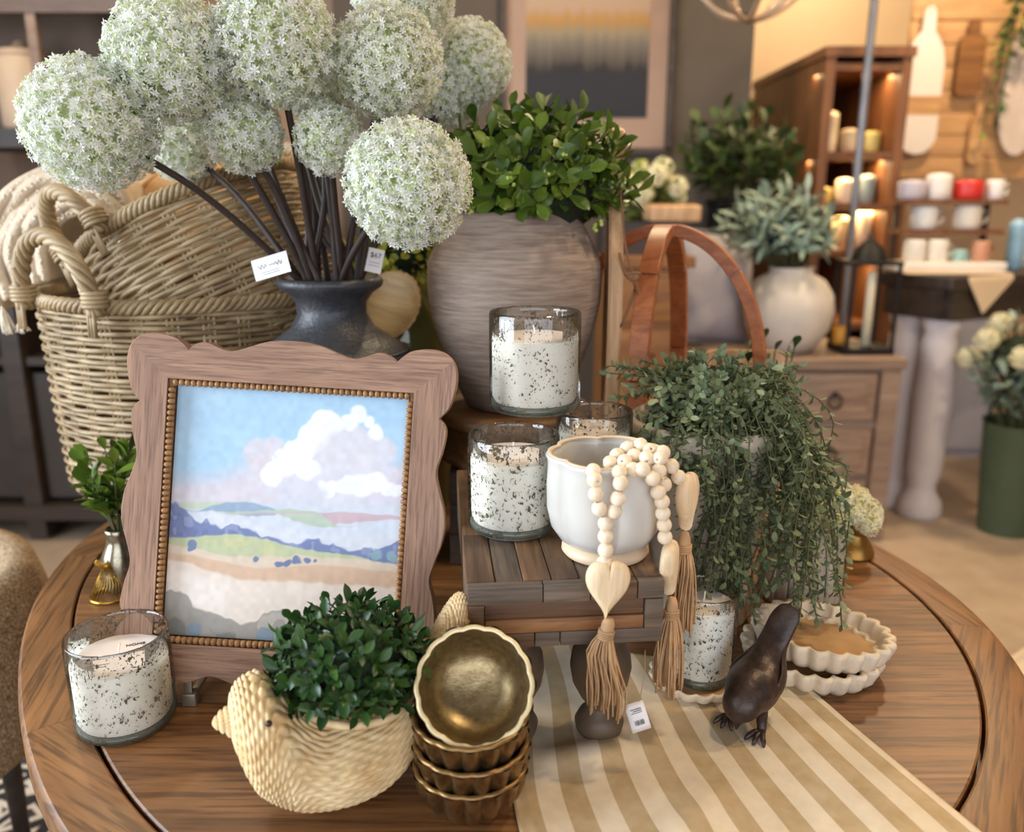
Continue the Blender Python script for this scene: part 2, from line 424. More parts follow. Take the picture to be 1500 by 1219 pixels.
for x0,x1 in ((0,0.012),(rw-0.012,rw)):
    rp('side_plank',x0,x1,0.02,rd,RH-0.042,RH-0.018,W_pl[1]); rp('side_plank',x0,x1,0.014,rd,RH-0.068,RH-0.042,W_pl[2])
rp('back_plank',0.012,rw-0.012,rd-0.012,rd,RH-0.068,RH-0.018,W_px[1])
W_leg=plain('dark_turned_leg',sr(98,80,62),0.5,var=0.25,vscale=20,bump=0.1)
lp=[(0.0001,0),(0.019,0),(0.024,0.006),(0.026,0.016),(0.021,0.026),(0.015,0.031),(0.014,0.036),(0.021,0.046),(0.029,0.062),(0.032,0.08),(0.030,0.096),(0.022,0.108),(0.018,0.112),(0.022,0.117),(0.024,0.126),(0.0001,0.126)]
leg_me=MB().lathe(lp,28).mesh('leg'); leg_me.materials.append(W_leg)
for lx,ly in ((0.25*rw,0.04),(0.72*rw,0.035),(0.25*rw,rd-0.06),(0.72*rw,rd-0.06)):
    o=ob('leg',leg_me,None,riser); o.location=(lx,ly,0.0035)
W_rail=W_px[2]
MB().box((0.485*rw,0.05,RH-0.075),(0.6*rw,0.03,0.014),bev=0.001).build('stretcher',W_rail,riser)

# ================================================================== CANDLES
G_speck=[glassmat('speckled_candle_glass_%d'%i,(0.97,0.97,0.95),0.03,(sc,de,sr(92,82,66))) for i,(sc,de) in enumerate(((310,0.795),(280,0.78),(340,0.81),(320,0.80),(300,0.79)))]
G_clear=glassmat('clear_jar_glass',(0.93,0.95,0.93),0.02)
G_base=glassmat('thick_jar_base_glass',(0.55,0.58,0.5),0.05,body=0.25)
M_wax=plain('cream_wax',sr(240,236,226),0.55,var=0.02,vscale=8); 
M_cover=plain('pink_paper_cover',sr(238,226,218),0.7,var=0.02)
M_wick=plain('cotton_wick',sr(235,228,214),0.9); M_ink=plain('printed_ink',sr(70,62,58),0.8)
def text_mesh(body,size,ext=0.0):
    cu=bpy.data.curves.new('lettering','FONT'); cu.body=body; cu.size=size; cu.extrude=ext; cu.align_x='CENTER'; cu.align_y='CENTER'
    tmp=bpy.data.objects.new('lettering_tmp',cu); COL.objects.link(tmp); dg=bpy.context.evaluated_depsgraph_get(); dg.update()
    me=bpy.data.meshes.new_from_object(tmp.evaluated_get(dg)); bpy.data.objects.remove(tmp,do_unlink=True); me.name='lettering'
    return me
TXT_home=text_mesh('HOME',0.007,0.0002); TXT_home.materials.append(M_ink)
def candle(loc,R,H,fill,label,gi,rz=0.0,word=False,group='speckled jar candles'):
    t=thing('jar_candle',label,'candle',loc,rz,group)
    wl=0.0028; bt=0.010
    ir=lambda r,a,z:r*(1+0.004*math.sin(3*a+z*40)+0.003*math.sin(5*a))
    jar=MB().lathe([(R*0.93,0.003),(R*0.97,bt*0.6),(R,bt+0.002),(R*1.002,H*0.3),(R*1.004,H*0.7),(R*1.0,H-0.003),(R-0.0008,H-0.0006),(R-wl*0.5,H),(R-wl,H-0.001),(R-wl,H-0.006),(R-wl,fill)],56,fn=ir)
    j=jar.build('jar',G_speck[gi],t)
    bs=MB().lathe([(0.0001,0),(R*0.86,0),(R*0.92,0.0025),(R*0.955,bt*0.6),(R*0.96,bt),(R*0.9,bt+0.001),(0.0001,bt+0.001)],48); bs.build('jar_base',G_base,t)
    wx=MB().lathe([(0.0001,bt+0.0014),(R*0.88,bt+0.0014),(R-wl-0.0008,bt+0.007),(R-wl-0.0006,fill-0.001),(R-wl-0.002,fill),(0.0001,fill)],48,fn=None); wx.build('wax',M_wax,t,True,40)
    cv=MB().lathe([(0.0001,fill+0.0002),(R*0.84,fill+0.0002),(R*0.84,fill+0.0009),(0.0001,fill+0.0009)],40); c=cv.build('paper_cover',M_cover,t,True,30)
    wk=MB().tube([(0,0,fill),(0.0005,0,fill+0.006),(0.002,0.001,fill+0.013)],0.0011,6); wk.build('wick',M_wick,t)
    if word:
        o=ob('lettering',TXT_home,None,c); o.location=(R*0.25,R*0.35,fill+0.0012); o.rotation_euler=(0,0,0.15)
        for q,(xx,yy,ll) in enumerate(((-0.35,-0.38,0.5),(-0.3,-0.47,0.35))):
            MB().box((R*xx,R*yy,fill+0.0011),(R*ll,0.0006,0.0003),(0,0,0.12)).build('print_line',M_ink,c,False)
    return t
CR=0.0525; CH=0.108
candle(T(187,1056),CR*0.985,CH,0.080,'speckled glass jar candle standing alone at the left table edge',0,0.2,True)
c2=T(752,771,RH+0.001); candle(c2,0.0505,0.109,0.085,'speckled jar candle at the riser\'s left edge, supporting the topmost candle',1,1.0)
ctop=on(783,598,TZ+RH+0.112); candle(ctop,0.0545,0.118,0.088,'speckled jar candle stacked on top of two other candles',2,2.1)
c3=Vector((c2.x+0.099,c2.y+0.107,TZ+RH+0.001)); candle(c3,0.0465,0.109,0.085,'speckled jar candle half hidden behind the white lobed pot',3,3.0)
# ================================================================== STONE FLUTED DISHES
M_stone=plain('pale_glazed_stoneware',sr(222,204,178),0.5,var=0.10,vscale=90,bump=0.15,bscale=300)
M_tan=plain('tan_unglazed_stoneware',sr(190,150,104),0.75,var=0.10,vscale=40,bump=0.1)
def fluted_dish(R,H,label,loc,rot=(0,0,0),n=22):
    t=thing('fluted_dish',label,'dish',loc,rot=rot,group='fluted stoneware dishes')
    fl=lambda amp:(lambda r,a,z:r*(1+amp*(abs(math.cos(n*a/2))-0.5)*min(1,max(0,(r-R*0.7)/(R*0.2)))))
    zz=lambda a:0
    m=MB().lathe([(R*0.78,0.0),(R*0.86,0.001),(R*0.93,H*0.3),(R,H*0.85),(R*0.99,H),(R*0.93,H*1.03),(R*0.885,H*0.92),(R*0.83,H*0.5),(R*0.79,H*0.34)],n*8,fn=fl(0.11))
    m.build('fluted_wall',M_stone,t)
    MB().lathe([(0.0001,0),(R*0.79,0.0),(R*0.81,H*0.2),(R*0.81,H*0.36),(0.0001,H*0.36)],64).build('dish_floor',M_tan,t,True,40)
    return t
DR=0.080
dl=T(1186,972); fluted_dish(DR,0.027,'pale fluted stone dish lying directly on the table under another dish',dl)
fluted_dish(DR*1.0,0.028,'pale fluted stone dish with tan inside stacked above a twin',(dl.x+0.013,dl.y+0.006,TZ+0.0185),rot=(math.radians(-3),math.radians(4),0.3))
d5=T(1018,999,0.003); fluted_dish(0.052,0.013,'small pale fluted dish beneath the slim candle beside the trailing plant',d5,n=16)
candle((d5.x+0.006,d5.y+0.006,TZ+0.003+0.0055),0.0385,0.112,0.094,'slim speckled jar candle on a fluted dish below the trailing plant',4,0.5)

# ================================================================== WHITE LOBED POT
M_cer=NT('white_crackle_glaze'); _v=M_cer.coord(); _f=M_cer.noise(_v,9,3)
M_cer.base(M_cer.ramp(_f,[(0.3,sr(192,187,178)),(0.7,sr(210,206,198))])); M_cer.setp(Roughness=0.22); M_cer=M_cer.m
M_rimc=plain('warm_unglazed_rim',sr(222,196,164),0.4,var=0.06)
pc=T(886,806,RH+0.0005); 
pot=thing('lobed_pot','white glazed lobed ceramic pot on the front of the riser','pot',(pc.x,pc.y,pc.z),0.25)
lob=lambda r,a,z:r*(1+0.13*(abs(math.cos(3*a+0.5))**0.5-0.8)*min(1,max(0,(z-0.012)/0.02)))
PR=0.060
MB().lathe([(PR*0.66,0.012),(PR*0.80,0.017),(PR*0.93,0.03),(PR*1.0,0.05),(PR*1.01,0.075),(PR*0.99,0.094),(PR*1.0,0.102),(PR*1.03,0.1055),(PR*1.0,0.108),(PR*0.93,0.1065),(PR*0.90,0.1),(PR*0.9,0.06),(PR*0.7,0.02),(0.0001,0.016)],90,fn=lob).build('body',M_cer,pot)
MB().lathe([(0.0001,0),(PR*0.72,0),(PR*0.76,0.003),(PR*0.75,0.008),(PR*0.66,0.0125),(0.0001,0.0125)],60).build('foot_ring',M_rimc,pot,True,50)
MB().lathe([(PR*0.985,0.1062),(PR*1.0,0.1086),(PR*0.95,0.1090),(PR*0.91,0.1065)],90,fn=lob,closed=True).build('rim',M_rimc,pot)

# ================================================================== WOOD BEAD GARLAND
M_bead=wood('pale_bead_wood',sr(230,206,174),sr(244,228,202),2,2.5,0.5,1,0.12,0.05)
M_heart=wood('pale_heart_wood',sr(220,188,146),sr(242,220,184),2,2.0,0.5,1,0.2,0.05)
M_jute=plain('jute_twine',sr(190,152,110),0.9,var=0.25,vscale=60)
gb=atY(889,868,0.72)
gar=thing('bead_garland','pale wooden bead garland with hearts and jute tassels over the white pot','garland',(gb.x,gb.y,gb.z))
bead_me=MB().lathe([(0.0012,-0.0070),(0.0036,-0.0066),(0.0060,-0.0046),(0.0073,-0.0016),(0.0073,0.0016),(0.0060,0.0046),(0.0036,0.0066),(0.0012,0.0070),(0.0010,0.005),(0.0010,-0.005)],16,closed=True).mesh('bead'); bead_me.materials.append(M_bead)
BEADS=[(869,690,.752),(871,703,.741),(873,724,.736),(878,745,.735),(900,749,.735),(905,730,.735),(909,708,.737),(887,767,.733),(887,786,.731),(887,806,.7285),(885,825,.727),
 (907,692,.748),(889,696,.765),(894,678,.775),(904,667,.785),(919,657,.792),(938,652,.792),(915,676,.768),(929,668,.777),(947,671,.768),(952,660,.785),(967,671,.765),(971,663,.781),
 (927,688,.756),(941,688,.750),(956,701,.748),(965,690,.760),(984,683,.778),(994,699,.785),(964,721,.752),(973,710,.765),(970,735,.755),(971,752,.757),(973,769,.759),(974,787,.760)]
for i,(x,y,Y) in enumerate(BEADS):
    p=atY(x,y,Y); o=ob('bead',bead_me,None,gar); o.location=p-gb
    o.rotation_euler=(random.uniform(-.25,.25),random.uniform(-.25,.25),random.uniform(0,6)) if (i in range(2,11) or i>28) else (random.uniform(0,3),random.uniform(0,3),random.uniform(0,6))
def heart_mesh(w,h,th):
    n=48; pts=[]
    for k in range(n):
        a=2*PI*k/n; x=16*math.sin(a)**3; z=13*math.cos(a)-5*math.cos(2*a)-2*math.cos(3*a)-math.cos(4*a); z+=4.0*math.exp(-(x/4.5)**2)*(z>0)
        pts.append((x/32*w, (z+3)/29*h))
    mb=MB(); V=[];F=[]; rings=[(1.0,0.0),(0.985,0.28),(0.93,0.62),(0.8,0.88),(0.55,1.0)]
    seq=[(s,-y) for s,y in reversed(rings)]+[(s,y) for s,y in rings[1:]]
    for s,y in seq:
        for x,z in pts: V.append((x*s,y*th/2,z*s))
    for i in range(len(seq)-1):
        for k in range(n):
            l=(k+1)%n; F.append((i*n+k,i*n+l,(i+1)*n+l,(i+1)*n+k))
    F.append(tuple(range(n-1,-1,-1))); F.append(tuple((len(seq)-1)*n+k for k in range(n)))
    mb.add(V,F); return mb
heart_me=heart_mesh(0.043,0.056,0.016).mesh('heart'); heart_me.materials.append(M_heart)
def tassel(top,direc,L,spread,parent,rz=0):
    """wrapped head + hanging strands"""
    top=Vector(top); d=Vector(direc).normalized()
    s=Vector((1,0,0)); s=(s-d*s.dot(d)).normalized(); u=d.cross(s)
    hm=MB(); hp=[top, top+d*0.006, top+d*0.022]; hm.tube(hp,[0.004,0.0062,0.0068],10); 
    for k in range(4):
        c=top+d*(0.014+0.0022*k); hm.tube([c+(s*math.cos(a)+u*math.sin(a))*0.0072 for a in np.linspace(0,2*PI,13)[:-1]],0.0011,5,closed=True)
    h=hm.build('tassel',M_jute,parent)
    st=MB()
    for k in range(60):
        a=random.uniform(0,2*PI); r=math.sqrt(random.random()); o0=(s*math.cos(a)+u*math.sin(a))*r*0.006
        l=L*random.uniform(0.86,1.04); e=(s*math.cos(a)+u*math.sin(a))*r*spread; j=Vector((random.uniform(-1,1),random.uniform(-1,1),0))*0.003
        p0=top+d*0.018+o0; p3=top+Vector((0,0,-1))*l+e+d*0.012+j
        p1=p0+d*0.25*l+e*0.45; p2=p3+Vector((0,0,0.3*l))+j*0.5
        st.tube(curvepts([p0,p1,p2,p3],7),0.00105,4)
    o=st.build('tassel_strands',M_jute,h); o['kind']='stuff'
p=atY(889,866,.7215); h1=ob('heart',heart_me,None,gar); h1.location=p-gb; h1.rotation_euler=(math.radians(-6),math.radians(4),math.radians(6))
tassel(atY(893,905,.7185)-gb,(-0.18,-0.02,-1),0.088,0.019,gar)
p=atY(980,835,.768); h2=ob('heart',heart_me,None,gar); h2.location=p-gb; h2.rotation_euler=(0,math.radians(3),math.radians(70)); h2.scale=(0.9,1,1.0)
tassel(atY(985,876,.768)-gb,(-0.02,0,-1),0.090,0.017,gar)
p=atY(1006,738,.80); h3=ob('heart',heart_me,None,gar); h3.location=p-gb; h3.rotation_euler=(0,math.radians(2),math.radians(58)); h3.scale=(0.9,1,1.08)
tassel(atY(1003,780,.80)-gb,(0.02,0,-1),0.098,0.013,gar)
# hang tag of the garland
M_paper=plain('white_tag_paper',sr(236,234,236),0.7,var=0.02); M_cord=plain('thin_cord',sr(170,150,120),0.8)
tg=atY(934,1050,.715)
mb=MB(); P=np.zeros((6,4,3))
for i in range(6):
    for j in range(4): P[i,j]=((j/3-0.5)*0.019, -0.004*math.sin(i/5*PI), (0.5-i/5)*0.028)
mb.grid(P); tagp=mb.build('price_tag',M_paper,gar); tagp.location=tg-gb; tagp.rotation_euler=(math.radians(-18),math.radians(-16),math.radians(6))
md=tagp.modifiers.new('thickness','SOLIDIFY'); md.thickness=0.0004
bars=MB()
for k in range(12): bars.box((-0.0045+k*0.0008,-0.0043,-0.0045),(random.choice((0.0003,0.0005)),0.0003,0.005))
for k in range(4): bars.box((0.001*(k%2),-0.0036,0.0085-k*0.0018),(0.011-0.002*(k%2),0.0003,0.0006))
bars.build('barcode_print',M_ink,tagp,False)
mb=MB(); q0=atY(945,952,.75); q1=atY(944,990,.735); q2=atY(936,1028,.716)
mb.tube(curvepts([q0-gb,q1-gb,q2-gb],10),0.0004,4); mb.build('tag_cord',M_cord,gar)

# ================================================================== GOLD BOWLS
M_gold=NT('antique_gold_glaze'); _v=M_gold.coord(); _f=M_gold.noise(_v,55,5,0.6)
M_gold.base(M_gold.ramp(_f,[(0.3,sr(92,70,44)),(0.6,sr(146,116,76))])); M_gold.setp(Roughness=0.3,Metallic=0.85); M_gold.bump(M_gold.noise(_v,300,3),0.12,0.001); M_gold=M_gold.m
M_goldin=NT('brushed_gold_interior'); _v=M_goldin.coord(); _f=M_goldin.noise(_v,120,4,0.6)
M_goldin.base(M_goldin.ramp(_f,[(0.3,sr(136,116,82)),(0.7,sr(176,156,116))])); M_goldin.setp(Roughness=0.36,Metallic=0.9); M_goldin.bump(M_goldin.noise(_v,420,3),0.25,0.001); M_goldin=M_goldin.m
M_goldrim=plain('pale_gold_rim',sr(226,206,160),0.35,0.35,var=0.08,vscale=40)
BRR,BH,NF=0.0530,0.050,16
M_bronzerim=plain('worn_bronze_rim',sr(150,118,74),0.35,0.7,var=0.15,vscale=40)
def bowl(loc,rot,label,rim=M_bronzerim):
    t=thing('fluted_bowl',label,'bowl',loc,rot=rot,group='antique gold fluted bowls')
    fl=lambda r,a,z:r*(1+0.13*(abs(math.cos(NF*a/2))**0.8-0.65)*min(1,max(0,z/0.012)))
    MB().lathe([(0.0001,0.0),(0.024,0.0),(0.027,0.002),(0.036,0.009),(0.0445,0.02),(0.0500,0.034),(0.0525,0.046),(0.0530,BH-0.0012)],NF*8,fn=fl).build('fluted_wall',M_gold,t)
    fr=lambda r,a,z:r*(1+0.028*(abs(math.cos(NF*a/2))-0.55))
    MB().lathe([(0.0530,BH-0.0012),(0.0527,BH+0.0006),(0.0505,BH+0.0012),(0.0488,BH+0.0002)],NF*8,fn=fr).build('rim',rim,t)
    MB().lathe([(0.0488,BH+0.0002),(0.0475,BH-0.006),(0.0455,0.033),(0.040,0.018),(0.031,0.009),(0.018,0.0055),(0.0001,0.0045)],72).build('interior',M_goldin,t)
    return t
b0=T(690,1180)
bowl(b0,(0,0,0.1),'bronze gold fluted bowl at the bottom of the stack')
bowl(b0+Vector((0.001,0,0.0235)),(0.01,0.0,0.25),'bronze gold fluted bowl second from the bottom of the stack')
bowl(b0+Vector((0.001,0.002,0.052)),(math.radians(3),math.radians(-2),0.45),'bronze gold fluted bowl directly under the tipped bowl')
cc=atY(695,1005,0.655); Rm=Euler((math.radians(52),0,math.radians(3))).to_matrix()
bowl(cc-Rm@Vector((0,0,BH)),(math.radians(52),0,math.radians(3)),'gold fluted bowl tipped to show its shiny inside on the stack',M_goldrim)

# ================================================================== DARK BIRD FIGURINE
def loft(mb,spine,rx,rz,n=16,side=(1,0,0),cap=True):
    S=np.asarray(spine,float); m=len(S); t=np.gradient(S,axis=0); t/=np.linalg.norm(t,axis=1)[:,None]
    sd=np.array(side,float); V=[];F=[]
    for i in range(m):
        u=np.cross(t[i],sd); u/=np.linalg.norm(u)+1e-9
        for j in range(n):
            a=2*PI*j/n; V.append(S[i]+sd*rx[i]*math.cos(a)+u*rz[i]*math.sin(a))
    for i in range(m-1):
        for j in range(n):
            l=(j+1)%n; F.append((i*n+j,i*n+l,(i+1)*n+l,(i+1)*n+j))
    if cap: F.append(tuple(range(n-1,-1,-1))); F.append(tuple((m-1)*n+j for j in range(n)))
    mb.add(V,F)
M_iron=NT('dark_bronze_resin'); _v=M_iron.coord(); _f=M_iron.noise(_v,60,5,0.65)
M_iron.base(M_iron.ramp(_f,[(0.35,sr(46,34,30)),(0.65,sr(74,56,46)),(0.8,sr(104,76,54))])); M_iron.setp(Roughness=0.38,Metallic=0.25); M_iron.bump(M_iron.noise(_v,160,4),0.35,0.002); M_iron=M_iron.m
bp=T(1098,1058,0.004)
bird=thing('bird_figurine','dark brown cast bird figurine with raised tail on the striped cloth','figurine',(bp.x,bp.y,bp.z),math.radians(-38))
ctrl=[(0,-0.0375,0.012,.001,.001),(0,-0.036,0.017,.0035,.0038),(0,-0.035,0.0215,.0075,.008),(0,-0.034,0.027,.0155,.0125),(0,-0.030,0.033,.0195,.0175),(0,-0.022,0.038,.0215,.0215),(0,-0.010,0.041,.0265,.0255),(0,0.006,0.046,.0285,.0265),(0,0.022,0.057,.0235,.0205),(0.003,0.034,0.073,.0175,.0125),(0.007,0.043,0.090,.0160,.0065),(0.011,0.051,0.107,.0155,.0050),(0.0135,0.056,0.118,.0105,.0040),(0.0145,0.0575,0.121,.003,.0015)]
C=curvepts(ctrl,48); mb=MB(); loft(mb,C[:,:3],np.maximum(C[:,3],.0008),np.maximum(C[:,4],.0008),24)
bb=mb.build('body',M_iron,bird,recalc=True)
for s in (-1,1):
    mb=MB(); Cw=curvepts([(s*.022,-0.006,.046,.003,.003),(s*.0262,.006,.047,.003,.010),(s*.0245+.001,.020,.056,.003,.010),(s*.0165+.003,.033,.071,.0022,.006),(s*.0135+.006,.041,.085,.001,.002)],16)
    loft(mb,Cw[:,:3],Cw[:,3],Cw[:,4],12); mb.build('wing',M_iron,bird,recalc=True)
    mb=MB(); mb.sphere((s*0.0125,-0.0385,0.0335),0.0022,10,8); mb.build('eye',M_black,bird)
    mb=MB(); fx=s*0.019; fy=-0.014-0.003*s
    mb.tube([(s*.012,-0.002,.026),(fx,fy+.002,.010),(fx,fy,.004)],[.0075,.005,.0048],10)
    lg=mb.build('leg',M_iron,bird)
    for a in (-0.55,0,0.55,PI):
        d=Vector((math.sin(a),-math.cos(a),0)); q=Vector((fx,fy,.004))
        L=0.020 if a!=PI else 0.010
        mb=MB(); mb.tube(curvepts([q,q+d*L*.4+Vector((0,0,.0035)),q+d*L*.8+Vector((0,0,.0005)),q+d*L+Vector((0,0,-.003))],8),[.0036,.0036,.0034,.003,.003,.0025,.0018,.0008],8); mb.build('toe',M_iron,lg)
# ================================================================== FOLIAGE HELPERS
def leaf_geo(w=0.45,cup=0.12,curl=0.12,tip=1.0,rows=5):
    """unit leaf along +x, length 1; returns verts, quads"""
    V=[];F=[]
    for i in range(rows+1):
        t=i/rows; hw=w/2*(math.sin(PI*min(1,t**tip*0.97+0.03)))**0.8
        z=-curl*t*t
        V+= [(t,hw,z+cup*hw*2),(t,0,z),(t,-hw,z+cup*hw*2)]
    for i in range(rows):
        b=i*3; F+=[(b,b+3,b+4,b+1),(b+1,b+4,b+5,b+2)]
    return np.array(V,float),F
def basis(d,up):
    d=Vector(d).normalized(); y=Vector(up).cross(d)
    if y.length<1e-4: y=Vector((1,0,0)).cross(d)
    y.normalize(); z=d.cross(y); return d,y,z
def plant_leaves(root,specs,geo,mat,name='leaf',limit=300):
    """specs: (pos,dir,up,size) in root space. the largest-showing ones are single parts, the rest one joined part"""
    V,F=geo; mb=MB(); mb.add(V,F); me=mb.mesh(name); me.materials.append(mat)
    inv=root.matrix_basis
    order=sorted(range(len(specs)),key=lambda i:((inv@Vector(specs[i][0]))-cam.location).length)
    rest=MB()
    for k,i in enumerate(order):
        p,d,up,s=specs[i]; X,Y,Z=basis(d,up)
        if k<limit:
            o=ob(name,me,None,root)
            o.matrix_basis=Matrix(((X.x*s,Y.x*s,Z.x*s,p[0]),(X.y*s,Y.y*s,Z.y*s,p[1]),(X.z*s,Y.z*s,Z.z*s,p[2]),(0,0,0,1)))
        else:
            R=np.array([X,Y,Z])
            rest.add(V*s@R+np.array(p),F)
    if rest.n:
        o=rest.build('leaves',mat,root); o['kind']='stuff'
def rdir(): 
    v=RNG.normal(size=3); return Vector(v/np.linalg.norm(v))
def sprig(specs,path,nleaf,size,t0=0.3,pitch=0.9,jit=0.25,whorl=2.4,grow=0.0):
    """leaves spiralled along a path"""
    P=np.asarray(path); m=len(P)
    ph=random.uniform(0,6)
    for k in range(nleaf):
        t=t0+(1-t0)*k/max(1,nleaf-1); f=t*(m-1); i=min(int(f),m-2); p=P[i]+(P[i+1]-P[i])*(f-i); tg=Vector(P[min(i+1,m-1)]-P[i]).normalized()
        a=Vector((0,0,1)).cross(tg)
        if a.length<0.05: a=Vector((1,0,0))
        a.normalize(); b=tg.cross(a); an=ph+k*whorl
        rad=a*math.cos(an)+b*math.sin(an)
        lean=pitch*(1-0.6*(k==nleaf-1))
        d=(tg*math.cos(lean)+rad*math.sin(lean)+rdir()*jit).normalized()
        specs.append((tuple(p),d,(tg-d*tg.dot(d)) if abs(tg.dot(d))<0.98 else rad,size*random.uniform(0.75,1.15)*(1-grow*t)))
def bush(root,base,center,rad,nsp,nleaf,size,geo,mat,stem_mat,stem_r=0.001,low=-0.35,pitch=0.9,t0=0.35,limit=300,core=None):
    specs=[]; st=MB(); base=Vector(base); center=Vector(center)
    ga=PI*(3-math.sqrt(5))
    for k in range(nsp):
        z=1-(1-low)*(k+0.5)/nsp; r=math.sqrt(max(0,1-z*z)); a=k*ga+random.uniform(-.3,.3)
        s=random.uniform(0.80,1.04)
        tip=center+Vector((rad[0]*r*math.cos(a),rad[1]*r*math.sin(a),rad[2]*z))*s
        b=base+Vector((r*math.cos(a)*rad[0]*0.15,r*math.sin(a)*rad[1]*0.15,0))
        mid=(b+tip)/2+Vector((0,0,rad[2]*0.15))+rdir()*rad[0]*0.06
        path=curvepts([b,mid,tip],8); st.tube(path,stem_r,4,caps=False); sprig(specs,path,nleaf,size,t0,pitch)
    st.build('stems',stem_mat,root)
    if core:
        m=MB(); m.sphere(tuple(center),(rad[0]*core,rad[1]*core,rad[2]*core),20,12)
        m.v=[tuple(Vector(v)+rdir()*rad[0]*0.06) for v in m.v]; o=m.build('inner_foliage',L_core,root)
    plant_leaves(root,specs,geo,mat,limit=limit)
    return specs
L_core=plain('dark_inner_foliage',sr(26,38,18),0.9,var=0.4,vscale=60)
L_ficus=leafmat('ficus_leaf',sr(44,70,20),sr(112,134,44),0.38); L_box=leafmat('boxwood_leaf',sr(24,52,24),sr(62,96,40),0.35)
L_trail=leafmat('dusty_green_leaf',sr(82,98,68),sr(140,150,110),0.55); L_sage=leafmat('sage_leaf',sr(110,130,112),sr(160,176,160),0.7)
L_sprig=leafmat('fresh_green_leaf',sr(40,78,22),sr(126,150,50),0.35)
M_stem=plain('green_brown_stem',sr(84,84,50),0.7,var=0.25); M_dstem=plain('dark_brown_stem',sr(52,38,32),0.6,var=0.3,vscale=50,bump=0.2)
GEO_round=leaf_geo(0.58,0.14,0.10,1.55); GEO_box=leaf_geo(0.54,0.2,0.15,1.15); GEO_small=leaf_geo(0.55,0.12,0.1,1.25,4); GEO_long=leaf_geo(0.3,0.15,0.2,0.95)

# ================================================================== PICTURE FRAME
FT=0.943; PXM=FT/FPX
fc=Vector((0,0,CAMZ))+ray(418,757)*FT
froll=math.radians(-3.5)
Rf=Euler((PI/2-PITCH,0,0)).to_matrix() @ Matrix.Rotation(froll,3,'Z')
frame=thing('picture_frame','scalloped mango wood picture frame with beaded inner edge and landscape print','picture frame',fc,rot=Rf.to_euler())
pw,ph=333*PXM,360*PXM; bw=12*PXM
W_fx=wood('mango_wood_across',sr(132,98,78),sr(178,140,114),0,2.6,0.55,0.9,0.6,0.25); W_fy=wood('mango_wood_upright',sr(132,98,78),sr(178,140,114),1,2.6,0.55,0.9,0.6,0.25)
W_fbead=wood('bead_trim_wood',sr(132,92,56),sr(182,138,90),0,2.0,0.5,1,0.3,0.1)
ow,oh=478*PXM/2,492*PXM/2; iw,ih=pw/2+bw,ph/2+bw
# scalloped outline of one quarter, from the middle of the top to the middle of the right side
QT=[[(0,740),(70,737),(130,724),(200,698),(255,683),(300,692),(345,710),(375,714),(410,702),(437,680)],
    [(437,680),(465,707),(500,729),(570,741),(630,732),(672,699),(691,640),(686,570),(665,498),(628,454)],
    [(628,454),(652,425),(660,388),(648,310),(628,228),(645,150),(670,70),(679,0)]]
QU=PXM/2.883
quart=np.vstack([curvepts(q,26)[:-1] for q in QT]+[[QT[2][-1]]])*QU
ci=int(np.argmin(np.hypot(*(quart-np.array((676,690))*QU).T)))       # mitre point on the corner lobe
topq,sideq=quart[:ci+1],quart[ci:]
TH=0.022
def rail(side):
    if side in 'tb':
        o_=np.vstack([topq[::-1]*(-1,1),topq[1:]]); sg=1 if side=='t' else -1; O=o_*(1,sg)
        fr=(o_[:,0]-o_[0,0])/(o_[-1,0]-o_[0,0]); I=[(-iw+2*iw*f_,sg*ih) for f_ in fr]
    else:
        o_=np.vstack([sideq,sideq[::-1][1:]*(1,-1)]); sg=1 if side=='r' else -1; O=o_*(sg,1)
        fr=(o_[:,1]-o_[0,1])/(o_[-1,1]-o_[0,1]); I=[(sg*iw,ih-2*ih*f_) for f_ in fr]
    V=[];F=[]; n=len(O)-1
    for (ox,oy),(ix,iy) in zip(O,I):
        ex,ey=ox*0.994,oy*0.994
        V+=[(ix,iy,-TH/2),(ix,iy,TH/2),(ex,ey,TH/2),(ox,oy,TH/2-0.0018),(ox,oy,-TH/2)]
    q=5
    for k in range(n):
        for j in range(q):
            l=(j+1)%q; F.append((k*q+j,(k+1)*q+j,(k+1)*q+l,k*q+l))
    F.append(tuple(range(q))); F.append(tuple(n*q+j for j in range(q)))
    mb=MB(); mb.add(V,F); o=mb.build('rail',W_fx if side in 'tb' else W_fy,frame,True,30,recalc=True); return o
for s_ in 'tblr': rail(s_)
# beaded inner trim: a slip and single beads
slip=MB()
for (x,y,w,h) in ((0,ih-bw*0.25,2*iw,bw*0.5),(0,-ih+bw*0.25,2*iw,bw*0.5),(-iw+bw*0.25,0,bw*0.5,2*ih-bw),(iw-bw*0.25,0,bw*0.5,2*ih-bw)): slip.box((x,y,-0.002),(w,h,0.012))
slip.build('inner_slip',W_fbead,frame,False)
fb_me=MB().sphere((0,0,0),(bw*0.36,bw*0.46,bw*0.46),12,8).mesh('trim_bead'); fb_me.materials.append(W_fbead)
nbx,nby=40,43
for k in range(nbx):
    for sgn in (-1,1):
        o=ob('trim_bead',fb_me,None,frame); o.location=(-iw+bw*0.5+(2*iw-bw)*(k+0.5)/nbx,sgn*(ih-bw*0.42),TH/2-0.004)
for k in range(nby):
    for sgn in (-1,1):
        o=ob('trim_bead',fb_me,None,frame); o.location=(sgn*(iw-bw*0.42),-ih+bw+(2*ih-2*bw)*(k+0.5)/nby,TH/2-0.004); o.rotation_euler=(0,0,PI/2)
